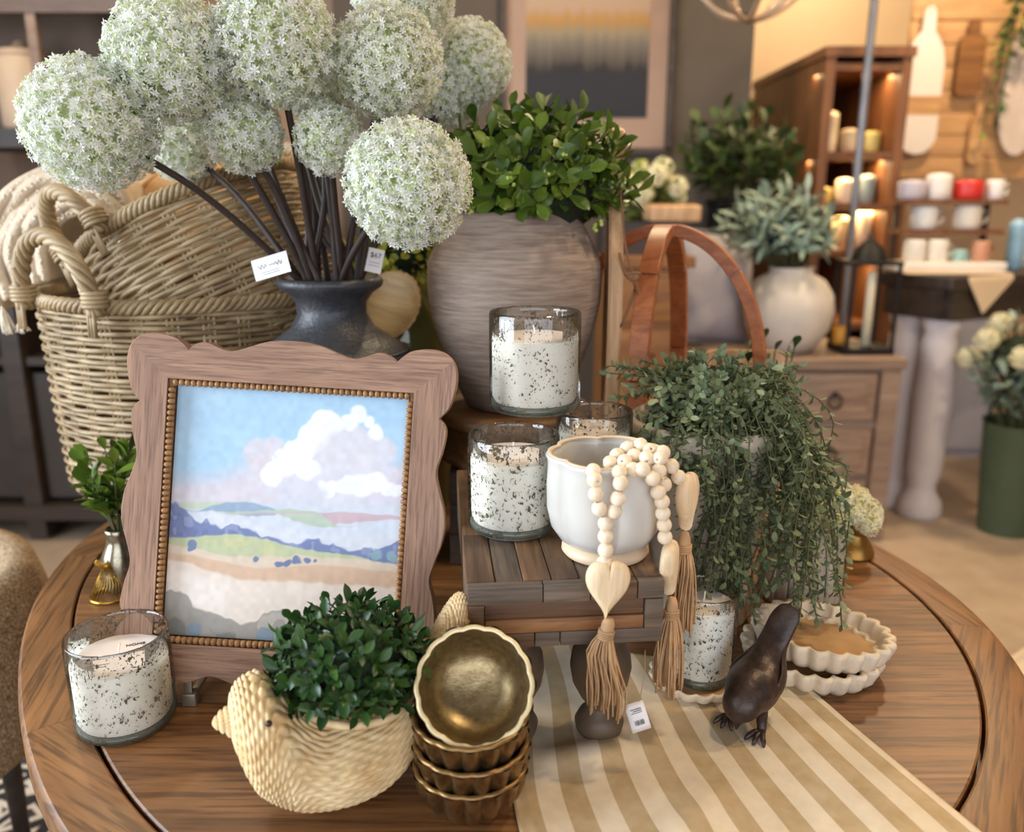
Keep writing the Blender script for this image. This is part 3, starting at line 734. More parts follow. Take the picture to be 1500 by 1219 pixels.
# painting, a printed landscape
def paint():
    nu,nv=250,270
    u,v=np.meshgrid(np.linspace(0,1,nu),np.linspace(0,1,nv))
    # zoomed-photo coordinates: u,v -> (X,Y) of the sketch
    X=232+960*u-54*v; Y=280+67*u+1030*v
    rs=np.random.RandomState(3)
    def nz(sc,seed):
        r=np.random.RandomState(seed); g=r.rand(int(sc)+3,int(sc)+3); a=u*sc; b=v*sc; i=a.astype(int); j=b.astype(int); fa=a-i; fb=b-j
        fa=fa*fa*(3-2*fa); fb=fb*fb*(3-2*fb)
        return (g[j,i]*(1-fa)+g[j,i+1]*fa)*(1-fb)+(g[j+1,i]*(1-fa)+g[j+1,i+1]*fa)*fb
    n1=nz(6,1);n2=nz(18,2);n3=nz(45,4)
    c=np.zeros((nv,nu,3))
    def L(col,m): 
        m=np.clip(m,0,1)[...,None]; c[:]=c*(1-m)+np.array(col,float)/255*m
    def sm(x,w): return np.clip(x/w+0.5,0,1)
    wob=(n2-0.5)*26+(n3-0.5)*14
    def below(pts,w=8,wb=1.0):
        xs,ys=zip(*pts); return sm(Y+wob*wb-np.interp(X,xs,ys),w)
    c[:]=np.array((170,206,232))/255
    L((186,216,236),n1*0.7); L((160,198,228),n2*0.3)
    L((208,206,218),sm(Y+(n1-0.5)*80-640,90)); L((222,210,212),sm(Y+(n1-.5)*60-690,60)*(u<0.45)*0.35)
    def blob(x,y,r,col,soft=10,k=1.0): 
        d=r-np.hypot(X-x+wob*0.9,(Y-y)*1.08+wob*0.7); L(col,sm(d,soft)*k)
    for b in ((560,560,62),(630,545,52),(590,620,60),(1110,660,40)): blob(*b,(216,208,214),16,0.8)
    for b in ((930,560,130),(800,620,120),(1010,640,110),(700,690,90),(900,700,130),(640,680,70),(1080,560,60)): blob(*b,(212,212,222),18)
    for b in ((850,450,62),(800,500,72),(740,560,60),(980,405,38),(940,440,36),(1025,440,26),(1055,485,34),(690,610,62),(620,650,52),(780,640,50)): blob(*b,(238,240,244),12)
    for b in ((900,520,44),(980,520,52),(1000,590,60),(880,610,60),(840,560,40)): blob(*b,(216,214,222),30,0.8)
    for b in ((860,715,42),(930,700,46),(1000,705,52),(1060,690,44),(1110,720,34),(1150,730,30)): blob(*b,(236,238,242),12)
    for b in ((700,720,60),(800,740,50)): blob(*b,(206,208,218),30,0.7)
    L((204,212,222),below([(100,760),(1200,790)],30,0.8)*0.85)
    # far hills
    def band(top,bot,col,w=7,wb=0.35): L(col,below(top,w,wb)*(1-below(bot,w,wb)))
    band([(100,775),(280,765),(440,762),(520,800)],[(100,800),(330,790),(440,785),(521,799)],(196,208,190))
    band([(320,800),(430,765),(520,765),(640,800),(650,815)],[(320,805),(420,805),(560,830),(640,825),(655,812)],(150,172,196))
    band([(630,805),(700,800),(800,812),(870,840),(900,870)],[(630,815),(720,850),(850,878),(900,872)],(180,196,178))
    band([(830,815),(920,812),(1160,835)],[(830,820),(880,862),(980,852),(1160,848)],(198,174,182))
    L((206,214,226),below([(100,835),(300,800),(430,812),(560,835),(700,860),(860,880),(1200,850)],10,0.4)*0.95)
    L((218,222,230),(below([(420,815),(520,850),(640,880),(760,905),(1200,905)],24,0.8))*0.6)
    tree_top=[(190,735),(225,765),(260,805),(330,838),(370,845),(430,868),(500,880),(545,885),(600,915),(700,938),(745,935),(800,925),(850,938),(900,945),(945,975),(1000,992),(1040,965),(1090,962),(1160,945)]
    L((118,132,176),below(tree_top,8,1.5)); L((100,112,160),below([(x,y+35) for x,y in tree_top],20,1.5)*0.6*(n3>0.45))
    L((150,160,190),below(tree_top,6,1.5)*(n3>0.72)*0.6)
    fld=[(150,915),(300,908),(420,900),(560,912),(660,940),(760,965),(940,990),(1060,1020),(1200,1030)]
    L((190,198,160),below(fld,7,0.4)); L((206,206,150),below([(x,y+18) for x,y in fld],8,0.5)*(n2>0.55)*0.6)
    L((222,204,184),below([(150,935),(300,950),(420,985),(560,990),(760,990),(1000,1015),(1200,1035)],9,0.5))
    for b in ((290,935,20),(290,955,18),(557,1002,13)): blob(*b,(116,136,170),5)
    for b in ((660,1028,16),(690,1020,20),(730,1012,20),(770,1008,12),(800,1008,8)): blob(*b,(112,126,164),6)
    for b in ((1062,990,26),(1128,1000,22)): blob(*b,(140,170,184),8)
    L((216,184,156),below([(150,968),(300,985),(420,1015),(560,1045),(700,1040),(820,1028),(1000,1050),(1200,1065)],10,0.4))
    L((232,218,204),below([(150,1000),(260,1012),(350,1045),(480,1085),(640,1095),(800,1105),(1000,1115),(1200,1140)],12,0.4)); L((240,232,224),below([(150,1040),(400,1080),(1200,1180)],40,0.6)*n1)
    L((160,156,150),below([(150,1125),(240,1130),(270,1150),(300,1195),(360,1215),(420,1240),(500,1270),(560,1262),(600,1232),(680,1215),(740,1235),(820,1280),(900,1310),(1200,1330)],9,1.0))
    L((196,190,178),below([(540,1275),(600,1240),(680,1225),(740,1240),(800,1275),(900,1320)],20,1)*(X>540)*(n2>0.4)*0.7)
    L((120,124,120),below([(150,1240),(230,1255),(330,1280),(420,1310),(1200,1350)],14,1.2)*(n2>0.35)*0.8)
    for b in ((600,1330,46),(640,1360,40),(570,1360,40),(300,1290,34)): blob(*b,(128,148,166),9,0.9)
    c*= (0.97+0.06*n3)[...,None]
    P=np.zeros((nv,nu,3)); P[...,0]=(u-0.5)*pw*1.02; P[...,1]=(0.5-v)*ph*1.02; P[...,2]=-0.003
    mb=MB().grid(P); mb.f=[tuple(reversed(f)) for f in mb.f]; me=mb.mesh('art_print',False)
    lin=np.where(c<=0.04045,c/12.92,((np.clip(c,0,1)+0.055)/1.055)**2.4)
    at=me.color_attributes.new('paint','FLOAT_COLOR','POINT'); at.data.foreach_set('color',np.concatenate([lin,np.ones((nv,nu,1))],-1).astype(np.float32).ravel())
    t=NT('printed_landscape'); a=t.n('ShaderNodeVertexColor',layer_name='paint'); t.base(a.outputs[0]); t.setp(Roughness=0.5)
    ob('art_print',me,t.m,frame)
paint()
MB().box((0,0,-TH/2-0.002),(2*iw+0.02,2*ih+0.02,0.003)).build('backing_board',plain('brown_backing',sr(96,74,54),0.8),frame,False)
# easel
M_pewter=plain('brushed_pewter',sr(150,140,124),0.4,0.7,var=0.1)
ef=T(281,1030); eas=thing('metal_easel','small pewter metal easel under the scalloped picture frame','easel',(ef.x,ef.y,TZ),0)
fdir=(Rf@Vector((1,0,0))); 
for q in (0,1):
    off=Vector((0.20*q,-0.004*q,0))
    MB().box(off+Vector((0,0,0.0075)),(0.015,0.015,0.015),bev=0.001).build('foot_block',M_pewter,eas)
    MB().box(off+Vector((-0.002,0.003,0.034)),(0.009,0.004,0.042),(math.radians(-10),0,0),bev=0.0008).build('front_stop',M_pewter,eas)
    MB().box(off+Vector((0,0.045,0.009)),(0.008,0.09,0.005),(math.radians(2),0,0),bev=0.0008).build('ledge_bar',M_pewter,eas)
MB().box((0.1,0.09,0.009),(0.21,0.006,0.006),bev=0.0008).build('cross_bar',M_pewter,eas)
MB().box((0.1,0.16,0.113),(0.01,0.005,0.24),(math.radians(-28),0,0)).build('rear_strut',M_pewter,eas)

# ================================================================== WICKER BASKETS
M_wick1=NT('natural_willow'); _v=M_wick1.coord(); _f=M_wick1.noise(_v,18,4)
M_wick1.base(M_wick1.ramp(_f,[(0.25,sr(116,94,64)),(0.5,sr(156,132,96)),(0.8,sr(188,166,130))])); M_wick1.setp(Roughness=0.5); M_wick1=M_wick1.m
def basket(name,label,loc,rot,Rt,Rm,Rb,H,rows,nst,handles,group):
    t=thing(name,label,'basket',loc,rot=rot,group=group)
    zs=np.array([0,0.08,0.25,0.55,0.8,1.0])*H; rs=np.array([Rb,Rb*1.18,Rm*0.965,Rm,Rt*0.985,Rt])
    rad=lambda z:np.interp(z,np.linspace(0,H,40),np.interp(np.linspace(0,H,40),zs,rs))
    wv=MB(); ns=nst*4
    th=np.linspace(0,2*PI,ns,endpoint=False)
    for k in range(rows):
        z=0.006+(H-0.022)*k/(rows-1); r=rad(z)+0.0036*np.cos(nst*th/2*1.0+PI*(k%2))
        zz=z+0.0012*np.sin(th*5+k*1.7)
        P=np.stack([r*np.cos(th),r*np.sin(th),zz],-1); wv.tube(P,0.0041,5,closed=True)
    wo=wv.build('weavers',M_wick1,t); wo['kind']='stuff'
    st=MB()
    for j in range(nst):
        for d in (-0.010,0.0,0.010):
            a=2*PI*(j+0.5)/nst+d/Rt*0.75
            zl=np.linspace(0.003,H-0.008,8); st.tube([(rad(z)*math.cos(a),rad(z)*math.sin(a),z) for z in zl],0.0026,4)
    so=st.build('stakes',M_wick1,t); so['kind']='stuff'
    # twisted rim
    rm=MB(); nr=220; ph=np.linspace(0,2*PI,nr,endpoint=False)
    for s in range(4):
        tw=34*ph+s*PI/2; rr=Rt+0.0015+0.0062*np.cos(tw); z=H-0.002+0.0085*np.sin(tw)
        rm.tube(np.stack([rr*np.cos(ph),rr*np.sin(ph),z],-1),0.0042,6,closed=True)
    rm.build('braided_rim',M_wick1,t)
    for ha in handles:
        hm=MB(); n=60; hw,hh=Rt*0.36,Rt*0.46
        u=np.linspace(0,PI,n); ce=np.array([math.cos(ha),math.sin(ha),0]); ta=np.array([-math.sin(ha),math.cos(ha),0])
        arc=ce*(Rt+0.006)+np.outer(np.cos(u)*hw,ta)+np.outer(np.sin(u)*hh+H-0.012,[0,0,1])+np.outer(np.sin(u)*0.012,ce)
        tg=np.gradient(arc,axis=0); tg/=np.linalg.norm(tg,axis=1)[:,None]; nb=np.cross(tg,ce); nb/=np.linalg.norm(nb,axis=1)[:,None]
        for s in range(5):
            tw=u*6.5+s*2*PI/5; hm.tube(arc+0.0078*(np.cos(tw)[:,None]*nb+np.sin(tw)[:,None]*ce),0.0056,6)
        h=hm.build('handle',M_wick1,t)
        for e in (0,n-1):
            wr=MB(); c=arc[e]
            for q in range(4):
                cc_=c+np.array([0,0,0.014+q*0.006]); wr.tube([cc_+0.0155*(math.cos(a)*ce+math.sin(a)*ta) for a in np.linspace(0,2*PI,15)[:-1]],0.0036,5,closed=True)
            for q in (-1,0,1): wr.tube([c+ta*q*0.006+ce*0.008+np.array([0,0,0.012]),c+ta*q*0.006+ce*0.009+np.array([0,0,-0.03])],0.0032,5)
            wr.build('binding',M_wick1,h)
    bm_=MB().lathe([(0.0001,0.002),(Rb*0.98,0.002),(Rb*0.98,0.008),(0.0001,0.008)],40); bm_.build('base',M_wick1,t,True,30)
    return t
BK=Vector((-0.535,1.42,TZ))
basket('wicker_basket','tall upright willow basket with twisted handles behind the picture frame',BK,(0,0,0),0.236,0.229,0.135,0.405,46,30,(math.radians(240),math.radians(60)),'willow baskets')
Rn=Euler((math.radians(-6),math.radians(-24),math.radians(0))).to_matrix()
rc=Vector((-0.522,1.435,TZ+0.525))   # rim centre of the tipped basket
nb=basket('wicker_basket','smaller willow basket tipped sideways inside the tall willow basket',rc-Rn@Vector((0,0,0.28)),(math.radians(-6),math.radians(-24),0),0.198,0.182,0.125,0.28,33,24,(math.radians(231),math.radians(51)),'willow baskets')

# ================================================================== THROW BLANKET
M_throw=NT('cream_woven_throw'); _v=M_throw.coord((1,1,1),rand=False); _n=M_throw.noise(_v,160,3); _f=M_throw.noise(_v,14,4)
M_throw.base(M_throw.ramp(_f,[(0.3,sr(182,160,134)),(0.7,sr(214,196,172))])); M_throw.setp(Roughness=0.95); M_throw.bump(_n,0.6,0.003); M_throw=M_throw.m
M_fringe=plain('cream_fringe',sr(234,224,204),0.9,var=0.08)
tb=atY(60,300,1.36)
thr=thing('throw_blanket','cream woven throw with tassels slung over the left basket edge','blanket',tb)
LAY=[]
for li in range(7):
    k=li/6; cx,cy=108+20*k,392-14*k; ra=np.array([150,140,128])*(1-0.50*k)
    pts=[]
    for an in np.linspace(-28,205,9):
        a=math.radians(an); rx=ra[0]*(0.86 if an<90 else 0.92); ry=ra[1]*1.08
        y=cy-ry*math.sin(a); pts.append((cx+rx*math.cos(a)*(0.75 if an<60 else 1),min(y,478-4*li)))
    LAY.append((pts,0.22-0.015*li,1.43-0.004*li))
for li,(pp,wd,Y0) in enumerate(LAY):
    path=curvepts([atY(x,y,Y0)-tb for x,y in pp],52); nw=12; P=np.zeros((52,nw,3))
    for i in range(52):
        for j in range(nw):
            w=j/(nw-1); rf=0.0022*math.sin(i*0.55+li*2.3)*(1-w)+0.002*math.sin(i*0.33+j*0.7+li)
            P[i,j]=path[i]+np.array([rf*0.8,w*wd+0.006*math.sin(i*0.30+li*1.7),rf-0.012*w*w])
    o=MB().grid(P).build('blanket_fold',M_throw,thr); md=o.modifiers.new('thickness','SOLIDIFY'); md.thickness=0.018; md.offset=0
    fm=MB()
    for i in range(0,51):     # pile along the front edge
        for q in range(2):
            p=P[i,0]+np.array([0,0.001,-0.004+0.004*q])+(P[min(i+1,51),0]-P[i,0])*random.random(); fm.tube([p,p+np.array([random.uniform(-.003,.003),-0.004,random.uniform(-.003,.002)])],0.0016,4)
    fo=fm.build('fringed_edge',M_fringe,o); fo['kind']='stuff'
# hanging corner behind the front handle
path=curvepts([atY(x,y,1.34)-tb for x,y in ((80,440),(84,480),(92,520),(98,560))],24); P=np.zeros((24,8,3))
for i in range(24):
    for j in range(8):
        w=j/7; P[i,j]=path[i]+np.array([0.02*(w-0.5)*(1-i/40)+0.003*math.sin(i*0.9+j),-0.002+0.03*w,0.003*math.sin(j*1.4+i*.5)])
o=MB().grid(P).build('hanging_corner',M_fringe,thr); md=o.modifiers.new('thickness','SOLIDIFY'); md.thickness=0.006; md.offset=0
def yarn_tassel(px,py,Y,L,n=26,spread=0.014,lean=0.0):
    b=atY(px,py,Y)-tb; m=MB()
    for k in range(n):
        a=random.uniform(0,2*PI); r=random.random()
        e=Vector((spread*r*math.cos(a)+lean,spread*r*math.sin(a),-L*random.uniform(.8,1.05)))
        m.tube(curvepts([b+e*0.02,b+e*0.5+rdir()*0.003,b+e],6),0.0013,4)
    o=m.build('tassel',M_fringe,thr); o['kind']='stuff'
yarn_tassel(2,448,1.32,0.045,lean=0.006); yarn_tassel(96,552,1.335,0.048,lean=-0.004); yarn_tassel(30,470,1.32,0.02,14)
# amber cushion pushed into the basket
M_amb=plain('amber_wool',sr(208,160,104),0.95,var=0.08,vscale=60,bump=0.4,bscale=200)
ac=atY(300,292,1.52); cu_=thing('amber_cushion','amber wool cushion tucked inside the tipped basket behind the flowers','cushion',ac)
m=MB(); m.sphere((0,0,-0.03),(0.12,0.05,0.09),24,14); m.v=[(x*(1+0.25*abs(z/0.09)**2),y,z) for x,y,z in m.v]; m.build('cover',M_amb,cu_)
m=MB().tube([(0.128*math.cos(a),0,-0.03+0.092*math.sin(a)) for a in np.linspace(0,2*PI,41)[:-1]],0.004,6,closed=True); m.build('piping',M_amb,cu_)

# ================================================================== CHARCOAL VASE WITH ALLIUMS
M_char=NT('charcoal_stoneware'); _v=M_char.coord(); _f=M_char.noise(_v,30,5,0.65)
M_char.base(M_char.ramp(_f,[(0.3,sr(44,44,48)),(0.7,sr(66,66,70))])); M_char.setp(Roughness=0.42); M_char.bump(M_char.noise(_v,140,3),0.5,0.003); M_char=M_char.m
VS=Vector((-0.260,1.205,TZ)); va=thing('charcoal_vase','dark charcoal stoneware vase holding white ball flowers','vase',VS)
MB().lathe([(0.0001,0),(0.07,0),(0.078,0.01),(0.095,0.09),(0.108,0.19),(0.114,0.25),(0.116,0.305),(0.112,0.333),(0.109,0.338),(0.085,0.355),(0.06,0.372),(0.0495,0.392),(0.050,0.408),(0.060,0.422),(0.072,0.430),(0.0752,0.436),(0.0735,0.4425),(0.066,0.444),(0.057,0.436),(0.044,0.40),(0.045,0.385),(0.07,0.35),(0.1,0.3),(0.0001,0.28)],64).build('body',M_char,va)
m=MB().lathe([(0.1095,0.3375),(0.1115,0.3400),(0.1082,0.3415),(0.1065,0.3395)],64,closed=True); m.build('shoulder_ridge',M_char,va)
def floret_mesh(N,fs,seed):
    r=np.random.RandomState(seed); V=[];F=[]; ga=PI*(3-math.sqrt(5))
    for k in range(N):
        z=1-2*(k+0.5)/N; rr=math.sqrt(1-z*z); a=k*ga
        n=np.array([rr*math.cos(a),rr*math.sin(a),z])+r.normal(size=3)*0.07; n/=np.linalg.norm(n)
        rad=r.uniform(0.80,1.0)
        t=np.cross(n,[0.3,0.5,0.81]); t/=np.linalg.norm(t); nn=n+r.normal(size=3)*0.35; nn/=np.linalg.norm(nn)
        t=np.cross(nn,t); t/=np.linalg.norm(t); b=np.cross(nn,t); c=n*rad; np_=6; o=r.uniform(0,6); s=fs*r.uniform(.8,1.15)
        for p in range(np_):
            an=o+2*PI*p/np_; d=t*math.cos(an)+b*math.sin(an); e=np.cross(nn,d); lift=r.uniform(0.1,0.5)
            i0=len(V); V+=[c,c+d*s*0.55+e*s*0.21+nn*s*lift*0.5,c+d*s+nn*s*lift*0.6,c+d*s*0.55-e*s*0.21+nn*s*lift*0.5]; F.append((i0,i0+1,i0+2,i0+3))
        # pedicel
        i0=len(V); V+=[n*0.55+t*0.008,n*0.55-t*0.008,c-t*0.008,c+t*0.008]; F.append((i0,i0+1,i0+2,i0+3))
    mb=MB(); mb.add(V,F); return mb.mesh('florets',False)
def petal_mat(name,c1,c2,c3):
    t=NT(name); g=t.n('ShaderNodeNewGeometry'); c=t.ramp(g.outputs['Random Per Island'],[(0.0,c3),(0.16,c3),(0.24,c1),(0.7,c2),(1.0,c2)]); t.base(c); t.setp(Roughness=0.6)
    tl=t.n('ShaderNodeBsdfTranslucent'); t.l(c,tl.inputs[0]); mx=t.n('ShaderNodeMixShader'); mx.inputs[0].default_value=0.35
    t.l(t.p.outputs[0],mx.inputs[1]); t.l(tl.outputs[0],mx.inputs[2]); t.l(mx.outputs[0],t.out.inputs['Surface'])
    return t.m
M_petal=petal_mat('white_allium_petal',sr(226,226,214),sr(242,242,238),sr(190,204,140)); M_petal2=petal_mat('cream_blossom_petal',sr(240,230,196),sr(250,246,226),sr(196,196,120))
M_core=plain('green_allium_core',sr(176,188,126),0.8,var=0.3,vscale=40)
FL=[floret_mesh(1900,0.088,1),floret_mesh(1900,0.088,2),floret_mesh(800,0.135,3)]
for f in FL: f.materials.append(M_petal)
core_me=MB().sphere((0,0,0),0.66,20,12).mesh('flower_core'); core_me.materials.append(M_core)
ALL=[(134,182,100,1.03,0,'large white ball flower furthest left, hanging over the throw'),(250,85,97,1.06,1,'large white ball flower at upper left, second from left'),(402,62,96,1.08,0,'large white ball flower at top centre above the small blooms'),
 (568,92,86,1.12,1,'large white ball flower at upper right of the bouquet'),(688,92,64,1.30,0,'white ball flower at far right in front of the wall art'),(598,270,97,0.99,1,'large white ball flower hanging lowest beside the wood-grey pot'),
 (357,196,60,1.10,2,'small white ball flower left of the bouquet\'s middle stems'),(483,205,54,1.10,2,'small white ball flower right of the bouquet\'s middle stems'),(268,212,56,1.24,2,'shaded small white ball flower behind the long left stem'),
 (590,-2,78,1.22,0,'white ball flower cut by the top edge of the picture'),(330,120,70,1.26,0,'white ball flower half hidden behind the upper left blooms'),(470,120,66,1.26,1,'white ball flower half hidden behind the top centre bloom'),(655,130,56,1.30,2,'white ball flower half hidden below the far right bloom')]
mouth=VS+Vector((0,0,0.425))
for k,(px,py,pr,Y,mi,lab) in enumerate(ALL):
    c=atY(px,py,Y); dpt=(c-cam.location).dot(Vector((0,math.cos(PITCH),-math.sin(PITCH)))); R=pr*dpt/FPX*0.97
    b=mouth+Vector((0.030*math.cos(k*2.4),0.030*math.sin(k*2.4),-0.10))
    t=thing('allium_stem',lab,'flower',b,group='white ball flowers in the charcoal vase')
    rel=c-b; m1=mouth+Vector((0.038*math.cos(math.atan2(rel.y,rel.x)),0.03*math.sin(math.atan2(rel.y,rel.x)),0.005))-b
    pth=curvepts([(0,0,0),m1,m1+(rel-m1)*0.5+Vector((0,0,0.02)),rel*0.97],18)
    MB().tube(pth,np.linspace(0.0058,0.0042,18),7).build('stem',M_dstem,t)
    for nme,me,sc in (('flower_core',core_me,R),('florets',FL[mi],R)):
        o=ob(nme,me,None,t); o.location=rel; o.scale=(sc,sc,sc); o.rotation_euler=(random.uniform(0,6),random.uniform(0,6),random.uniform(0,6))
        if nme=='florets': o['kind']='stuff'
# bare stems without a bloom in view
for k in range(12):
    a=k*0.55+0.2; b=mouth+Vector((0.022*math.cos(a),0.022*math.sin(a),-0.1)); s=thing('bare_stem','dark bare flower stem rising from the charcoal vase','stem',b,group='bare stems in the charcoal vase')
    e=Vector((0.02*math.cos(a)+random.uniform(-.10,.04),0.03*math.sin(a),0.27+random.uniform(-.05,.05)))
    MB().tube(curvepts([(0,0,0),Vector((0.014*math.cos(a),0.014*math.sin(a),0.1)),e*0.7+Vector((0.005,0,0.01)),e],14),np.linspace(0.0052,0.004,14),7).build('stalk',M_dstem,s)
    MB().sphere(e,(0.005,0.005,0.006),8,6).build('node',M_dstem,s)
# paper tags on the stems
def paper_tag(name,label,pos,w,h,rot,draw):
    t=thing(name,label,'tag',pos,rot=rot); bd=MB().box((0,0,0),(w,0.0006,h),bev=0.0002); bd.build('card',M_paper,t,False); draw(t,w,h); return t
def script_draw(t,w,h):
    m=MB(); n=70; u=np.linspace(0,1,n)
    for seg in ((0,26),(30,69)):
        pts=[((-0.36+0.7*x)*w,-0.0007,h*(0.08+0.11*math.sin(x*46)*(0.6+0.4*math.sin(x*9)))+0.0*x) for x in u[seg[0]:seg[1]]]
        m.tube(pts,0.00028,4)
    m.build('script_lettering',M_ink,t)
    m=MB()
    for k in range(2): m.box((-0.05*w+0.03*w*k,-0.0006,-h*(0.2+0.1*k)),(w*0.5,0.0003,0.0005))
    m.build('print_line',M_ink,t,False)
paper_tag('flower_tag','white paper tag with script lettering tied left of the vase rim',atY(397,390,1.12),0.052,0.028,(math.radians(-10),math.radians(-16),math.radians(-8)),script_draw)
TXT_67=text_mesh('$67',0.010,0.0002); TXT_67.materials.append(M_ink)
def price_draw(t,w,h):
    o=ob('lettering',TXT_67,None,t); o.location=(0,-0.0007,h*0.22); o.rotation_euler=(PI/2,0,0)
    m=MB()
    for k in range(2): m.box((0,-0.0006,-h*(0.08+0.13*k)),(w*0.7,0.0003,0.0005))
    m.build('print_line',M_ink,t,False)
paper_tag('price_card','small cream price card standing at the right of the vase rim',atY(549,382,1.21),0.023,0.034,(math.radians(-6),math.radians(14),math.radians(10)),price_draw)

# ================================================================== WOOD-GREY POT ON A DRUM STAND, FICUS BUSH
W_drum=wood('honey_stand_wood',sr(96,64,36),sr(146,104,62),0,1.5,0.5,1,0.4,0.15)
W_plinth=wood('dark_plinth_wood',sr(52,38,28),sr(84,64,46),0,1.5,0.6,1,0.4,0.2)
PCx,PCy=0.004,1.30
pl=thing('dark_plinth','dark wooden block under the round stand behind the candles','plinth',(PCx,PCy,TZ))
for k in range(3): MB().box((0,0,0.025+0.05*k),(0.20,0.2,0.0495),bev=0.002).build('plank',W_plinth,pl)
dr=thing('round_stand','honey wood round stand with rolled rims carrying the large grey pot','stand',(PCx,PCy,TZ+0.15))
MB().lathe([(0.0001,0),(0.115,0),(0.121,0.004),(0.121,0.012),(0.114,0.017),(0.110,0.03),(0.109,0.06),(0.0001,0.06)],56).build('drum',W_drum,dr,True,50)
MB().lathe([(0.0001,0.06),(0.116,0.06),(0.124,0.066),(0.125,0.076),(0.119,0.084),(0.11,0.086),(0.0001,0.082)],56).build('rolled_rim',W_drum,dr,True,50)
M_potg=NT('wood_grey_clay'); _v=M_potg.coord((4,4,34)); _f=M_potg.noise(_v,2.2,6,0.65,1.0); _g=M_potg.noise(M_potg.coord((10,10,140)),2.0,3)
M_potg.base(M_potg.mix(0.35,M_potg.ramp(_f,[(0.3,sr(112,94,82)),(0.55,sr(150,128,112)),(0.75,sr(176,156,138))]),M_potg.ramp(_g,[(0.35,sr(104,86,74)),(0.65,sr(184,166,150))]))); M_potg.setp(Roughness=0.7); M_potg.bump(_g,0.25,0.002); M_potg=M_potg.m
bp_=thing('large_clay_pot','large wood-grey clay pot filled with green leafy branches','pot',(PCx,PCy,TZ+0.236))
MB().lathe([(0.0001,0),(0.072,0),(0.078,0.003),(0.104,0.06),(0.124,0.12),(0.133,0.165),(0.1345,0.2),(0.133,0.222),(0.127,0.236),(0.112,0.266),(0.099,0.288),(0.0965,0.296),(0.092,0.299),(0.087,0.294),(0.095,0.27),(0.11,0.24),(0.11,0.2),(0.0001,0.19)],72).build('body',M_potg,bp_)
MB().lathe([(0.0001,0.262),(0.097,0.262),(0.097,0.255),(0.0001,0.255)],40).build('soil',plain('dark_moss_soil',sr(44,40,24),0.95,var=0.4,vscale=60),bp_,False)
fb_=thing('ficus_bush','dense green round-leaved bush growing from the large grey pot','plant',(PCx+0.012,PCy,TZ+0.236+0.262))
random.seed(11)
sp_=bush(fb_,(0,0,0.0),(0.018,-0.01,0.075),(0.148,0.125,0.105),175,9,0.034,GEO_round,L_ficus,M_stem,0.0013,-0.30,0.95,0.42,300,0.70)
M_berry=plain('yellow_green_berry',sr(186,200,96),0.4,var=0.15)
for k in range(16):
    p,d,up,s=sp_[random.randrange(len(sp_))]
    p=Vector(p); 
    if p.y>0.03: p.y=-p.y
    q=Vector((0.018,-0.01,0.075))+(p-Vector((0.018,-0.01,0.075))).normalized()*0.118
    m=MB()
    for _ in range(6): m.sphere(q+rdir()*0.008,0.0032,8,6)
    m.build('berry_cluster',M_berry,fb_)

# ================================================================== OLIVE GLASS JAR, TAN SCALLOPED PLATE, MOSS
G_olive=glassmat('olive_green_glass',(0.52,0.52,0.20),0.04,body=0.18)
oj=thing('olive_glass_jar','olive green glass jar between the charcoal vase and grey pot','jar',(-0.197,1.47,TZ))
MB().lathe([(0.0001,0),(0.07,0),(0.095,0.02),(0.098,0.12),(0.102,0.24),(0.096,0.33),(0.075,0.39),(0.052,0.42),(0.05,0.45),(0.056,0.465),(0.05,0.466),(0.045,0.45),(0.047,0.42),(0.07,0.385),(0.091,0.33),(0.097,0.24),(0.09,0.1),(0.085,0.02),(0.0001,0.01)],56).build('body',G_olive,oj)
ms=thing('moss_flowers','yellow green moss blossoms spilling from the olive glass jar','plant',(-0.197,1.47,TZ+0.43))
L_moss=leafmat('yellow_green_blossom',sr(118,124,30),sr(186,184,70),0.6)
bush(ms,(0,0,0.0),(0.01,-0.02,0.035),(0.085,0.07,0.06),46,6,0.024,GEO_small,L_moss,M_stem,0.001,-0.7,1.0,0.5,120,0.7)
tp=atY(574,452,1.335)
sd=thing('scalloped_plate','tan scalloped wooden plate leaning between the vase and grey pot','plate',tp,rot=(math.radians(62),math.radians(8),math.radians(-28)))
W_tanp=wood('tan_plate_wood',sr(150,110,60),sr(190,150,92),0,2.0,0.5,1,0.2,0.1)
sc=lambda r,a,z:r*(1+0.03*(abs(math.cos(14*a))-0.5)*(1 if r>0.04 else 0))
MB().lathe([(0.0001,0),(0.035,0),(0.050,0.006),(0.058,0.012),(0.059,0.014),(0.056,0.015),(0.048,0.010),(0.034,0.004),(0.0001,0.004)],112,fn=sc).build('plate',W_tanp,sd)

# ================================================================== PALE PADDLE BOARD SEEN EDGE-ON, TWINE
W_board=wood('pale_board_wood',sr(176,134,92),sr(214,174,130),2,1.6,0.55,1,0.25,0.1)
pb=thing('paddle_board','tall pale wooden paddle board standing edge-on right of the grey pot','board',(0.142,1.232,TZ),rot=(0,0,math.radians(-3)))
ol=[(0,0.01),(0,0.40),(0.006,0.45),(0.022,0.50),(0.042,0.53),(0.048,0.56),(0.048,0.63),(0.054,0.648),(0.072,0.655),(0.09,0.648),(0.096,0.63),(0.096,0.56),(0.102,0.53),(0.122,0.50),(0.138,0.45),(0.144,0.40),(0.144,0.01),(0.136,0.0),(0.008,0.0)]
Mx=Matrix(((0,0,1),(1,0,0),(0,1,0)))
m=MB(); 
bm=bmesh.new(); vs=[bm.verts.new(Mx@Vector((a,b,0))) for a,b in ol]; f=bm.faces.new(vs); r_=bmesh.ops.extrude_face_region(bm,geom=[f]); bmesh.ops.translate(bm,vec=(0.021,0,0),verts=[g for g in r_['geom'] if isinstance(g,bmesh.types.BMVert)])
